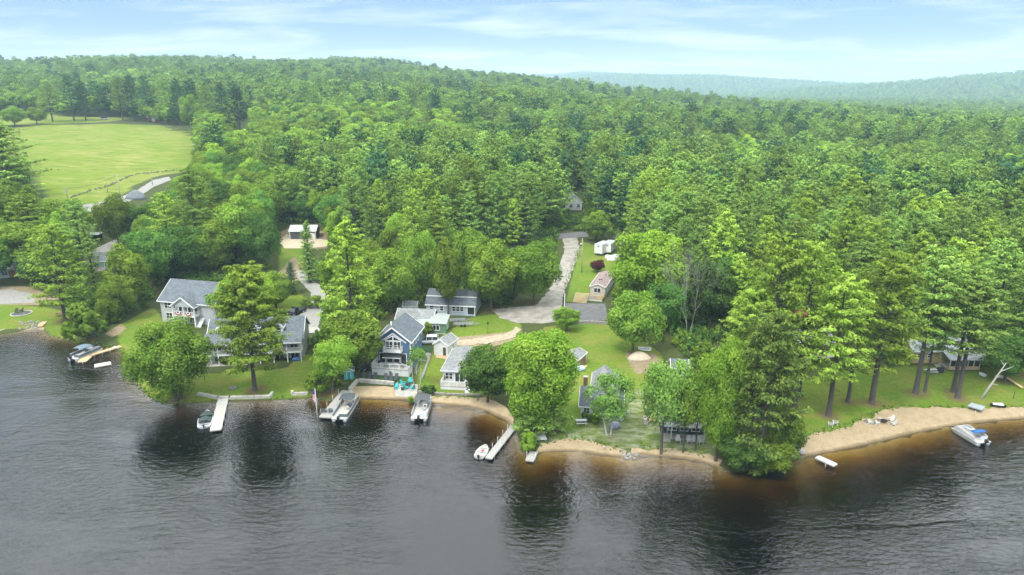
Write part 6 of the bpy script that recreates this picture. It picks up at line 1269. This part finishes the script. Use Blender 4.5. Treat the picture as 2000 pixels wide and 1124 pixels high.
# ---------------------------------------------------------------- poles, flag, heaps and small things
def pole(label, bx, by, top, rad=.16, m=None, arms=1, box=False, name='utility_pole'):
    p = G(bx, by); H = height_to(p, top); t = thing(name, label, 'pole', p, .2); MB().tube([(0, 0, -.5), (0, 0, H*.5), (0, 0, H)], [rad, rad*.85, rad*.65], 8).build('shaft', m or mat('pole_wood', (.36, .32, .27), .9, .15, 3, stretch=(3, 3, .4)), t)
    for i in range(arms): MB().box(-1.2, 1.2, -.07, .07, H-.6-i*.9, H-.45-i*.9).build('crossarm', DECKW, t); [MB().tube([(x, 0, H-.45-i*.9), (x, 0, H-.28-i*.9)], .05, 6).build('insulator', PW, t) for x in (-1.05, -.5, .5, 1.05)]
    if box: MB().lathe([(0, 0), (.28, .02), (.28, .85), (.1, .95), (0, .95)], 10, (-.45, 0, H-2.4)).build('transformer', STEEL, t)
    return t, H, p
ps = [pole('double-armed utility pole at the near edge of the hay field', 134, 398, 366, .2, arms=2), pole('slim utility pole standing in the hay field wall line', 211, 377, 342, .16, arms=0), pole('tallest utility pole beside the gravel heap', 237, 398, 340, .2, arms=1), pole('utility pole at the right corner of the hay field', 298, 362, 337, .18, arms=0)]
t = thing('power_line', 'wires strung between the poles by the hay field', 'wire', (0, 0, 0))
def wire(a, b, sag, root): MB().tube([tuple(np.array(a)*(1-u)+np.array(b)*u-np.array((0, 0, sag*4*u*(1-u)))) for u in np.linspace(0, 1, 9)], .03, 4).build('wire', BLACK, root)
tops = [(q[2][0], q[2][1], q[2][2]+q[1]-.4) for q in ps]
wire(tops[0], tops[2], 1.2, t); wire(tops[2], tops[3], 1.0, t); wire((tops[0][0], tops[0][1], tops[0][2]-.9), tops[1], 1.0, t)
pole('wooden utility pole with transformer on the grass beside the road', 1136, 532, 466, .17, arms=0, box=True)
p = G(1101, 613); t = thing('gate_post', 'tall post, one half white and one half black, beside the driveway mouth', 'pole', p); MB().box(.02, .26, -.13, .13, -.3, 5.2).build('white_half', WHITE, t); MB().box(-.22, .017, -.13, .13, -.3, 5.3).build('black_half', BLACK, t)
p = G(953, 652); t = thing('lamp_post', 'thin black lamp post on the lawn right of the boat trailers', 'lamp', p); MB().tube([(0, 0, -.2), (0, 0, 2.3)], .06, 6).build('shaft', BLACK, t); MB().lathe([(.05, 2.3), (.18, 2.4), (.2, 2.7), (.05, 2.85), (0, 2.85)], 8).build('lantern', BLACK, t)
p = (*plane_pt(620, 817, .3), 0); t = thing('flagpole', 'white flagpole with a limp striped flag at the dock end', 'flagpole', p); H = 6.0; MB().tube([(0, 0, -1.2), (0, 0, H)], [.07, .05], 8).build('shaft', WHITE, t); MB().lathe([(0, H), (.08, H+.06), (0, H+.15)], 8).build('finial', WHITE, t)
for i in range(5):
    cm = mat(('red_cloth', 'white_cloth')[i % 2], ((.45, .04, .04), (.7, .7, .7))[i % 2], .9, .1); MB().loft([[(-.08-.1*i-.02*math.sin(z*5), .04*math.sin(i*2+z*4), z), (-.18-.1*i-.02*math.sin(z*5), .04*math.sin(i*2+2+z*4), z)] for z in (3.4+.12*i, 4.2+.08*i, 5.0, 5.6)], closed=False, caps=False, sm=False).build('flag_stripe', cm, t)
MB().box(-.5, -.1, -.05, .05, 4.9, 5.65).build('flag_canton', mat('blue_cloth', (.03, .05, .2), .9, .1), t)
def heap(name, label, x, y, R, h, m, cat): 
    p = G(x, y); t = thing(name, label, cat, p); b = MB(); rings = []
    for f, z in ((1, -.1), (.85, .25), (.6, .62), (.3, .9), (.06, 1.0)): rings.append([(R*f*math.cos(a)*(1+.08*math.sin(3*a+f*3)), R*.75*f*math.sin(a)*(1+.08*math.cos(2*a)), z*h) for a in np.linspace(0, 6.283, 18, endpoint=False)])
    b.loft(rings).build('mound', m, t); return t
heap('sand_pile', 'smooth pile of pale sand before the upturned boat', 1248, 700, 2.6, 1.5, mat('pile_sand', (.50, .42, .32), .95, .1, 2, bump=.3), 'pile'); heap('gravel_pile', 'blue-grey gravel heap at the corner of the hay field', 266, 388, 4.5, 3.6, mat('bluegrey_gravel', (.16, .18, .2), .95, .15, 1, bump=.3), 'pile')
p = G(682, 742); t = thing('teal_shed', 'tiny turquoise garden shed beside the maple', 'shed', p, .25); gable(t, -.95, .95, 0, 1.8, -.2, 1.9, .55, TEAL, ROOFS, 'y', .15); door(t, 0, 0, .1, .7, 1.6, mat('teal_dark', (.03, .3, .3), .6))
t = thing('propped_board', 'large grey board propped on the bank above the small dock', 'board', G(1050, 858), .05); MB().prism([(-1.4, -1, .25), (1.5, -.8, .25), (1.2, 1, .75), (-1.6, .8, .75)], (0, 0, .08)).build('board', mat('grey_board', (.36, .38, .39), .8, .08, 2), t); [post(t, x, -.75, -.2, .25, .08, STEEL, 'leg') for x in (-1.2, 1.2)]
t = thing('long_plank', 'long tan plank lying on the bank at the right edge', 'plank', (0, 0, 0)); A, B = G(1965, 740), G(1996, 760); MB().bar((A[0], A[1], A[2]+.3), (B[0], B[1], B[2]+.25), .6, .12).build('board', NEWWOOD, t)
p = G(1979, 779); t = thing('marker_post', 'dark thin post on the lawn at the right edge', 'post', p); MB().tube([(0, 0, -.2), (0, 0, 1.3)], .05, 6).build('shaft', BLACK, t); MB().lathe([(0, 1.3), (.08, 1.32), (.05, 1.42), (0, 1.42)], 6).build('cap', BLACK, t)
p = G(1949, 796); t = thing('jet_ski', 'small dark watercraft with white top on the right-hand beach', 'watercraft', p, -.4); hull(MB(), 2.4, .9, .5).build('hull', BLACK, t, recalc=False); MB().loft([[(x, -.25*f, .5), (x, -.15*f, .5+hh), (x, .15*f, .5+hh), (x, .25*f, .5)] for x, f, hh in ((-.9, 1, .2), (0, 1, .35), (.5, 1, .45), (.9, .5, .1))], closed=False, caps=False).build('seat', PW, t)
p = G(1915, 779); t = thing('dead_tree', 'leaning pale dead birch with broken limbs on the right lawn', 'tree', p); MB().tube([(0, 0, -.3), (1.4, .1, 2.6), (2.7, .2, 5.2), (3.6, .3, 7.0)], [.22, .18, .13, .06], 8).build('trunk', BIRCH, t); b = MB()
for a, c in (((2.2, .2, 4.2), (3.4, .6, 4.4)), ((2.8, .2, 5.4), (5.2, .4, 6.3)), ((3.4, .3, 6.5), (2.6, .5, 7.6)), ((1.6, .1, 3.0), (2.3, -.6, 3.0))): b.tube([a, c], [.1, .03], 5)
b.build('limbs', BIRCH, t)
for i, (x, y) in enumerate([(1180, 880), (400, 742)]): lathe_thing('garden_light', ['small pale stub on the middle beach', 'small black path light on the lawn near the round tree'][i], 'light', g3(x, y, 0), [(0, -.1), (.06, 0), (.06, .5), (.14, .55), (.1, .7), (0, .7)], (PW, BLACK)[i], 'stub', 8)
lathe_thing('life_ring', 'white life ring lying on the tan walkway dock', 'life ring', (*plane_pt(224, 679, .5), .48), [(.22, 0), (.4, 0), (.46, .07), (.4, .14), (.22, .14), (.18, .07), (.22, 0)], PW, 'ring', 16)
tree('bush', F_LEAF, 610, 600, 578, 'shrub', 'low shrub bed inside the driveway bend', 40); tree('bush', F_DARK, 838, 768, 752, 'shrub', 'shrub at the foot of the slender birch', 26); tree('bush', F_BRIGHT, 812, 786, 772, 'shrub', 'bright low shrub on the beach corner by the patio', 30); tree('bush', F_LEAF, 690, 715, 690, 'shrub', 'shrub beside the covered watercraft', 34)
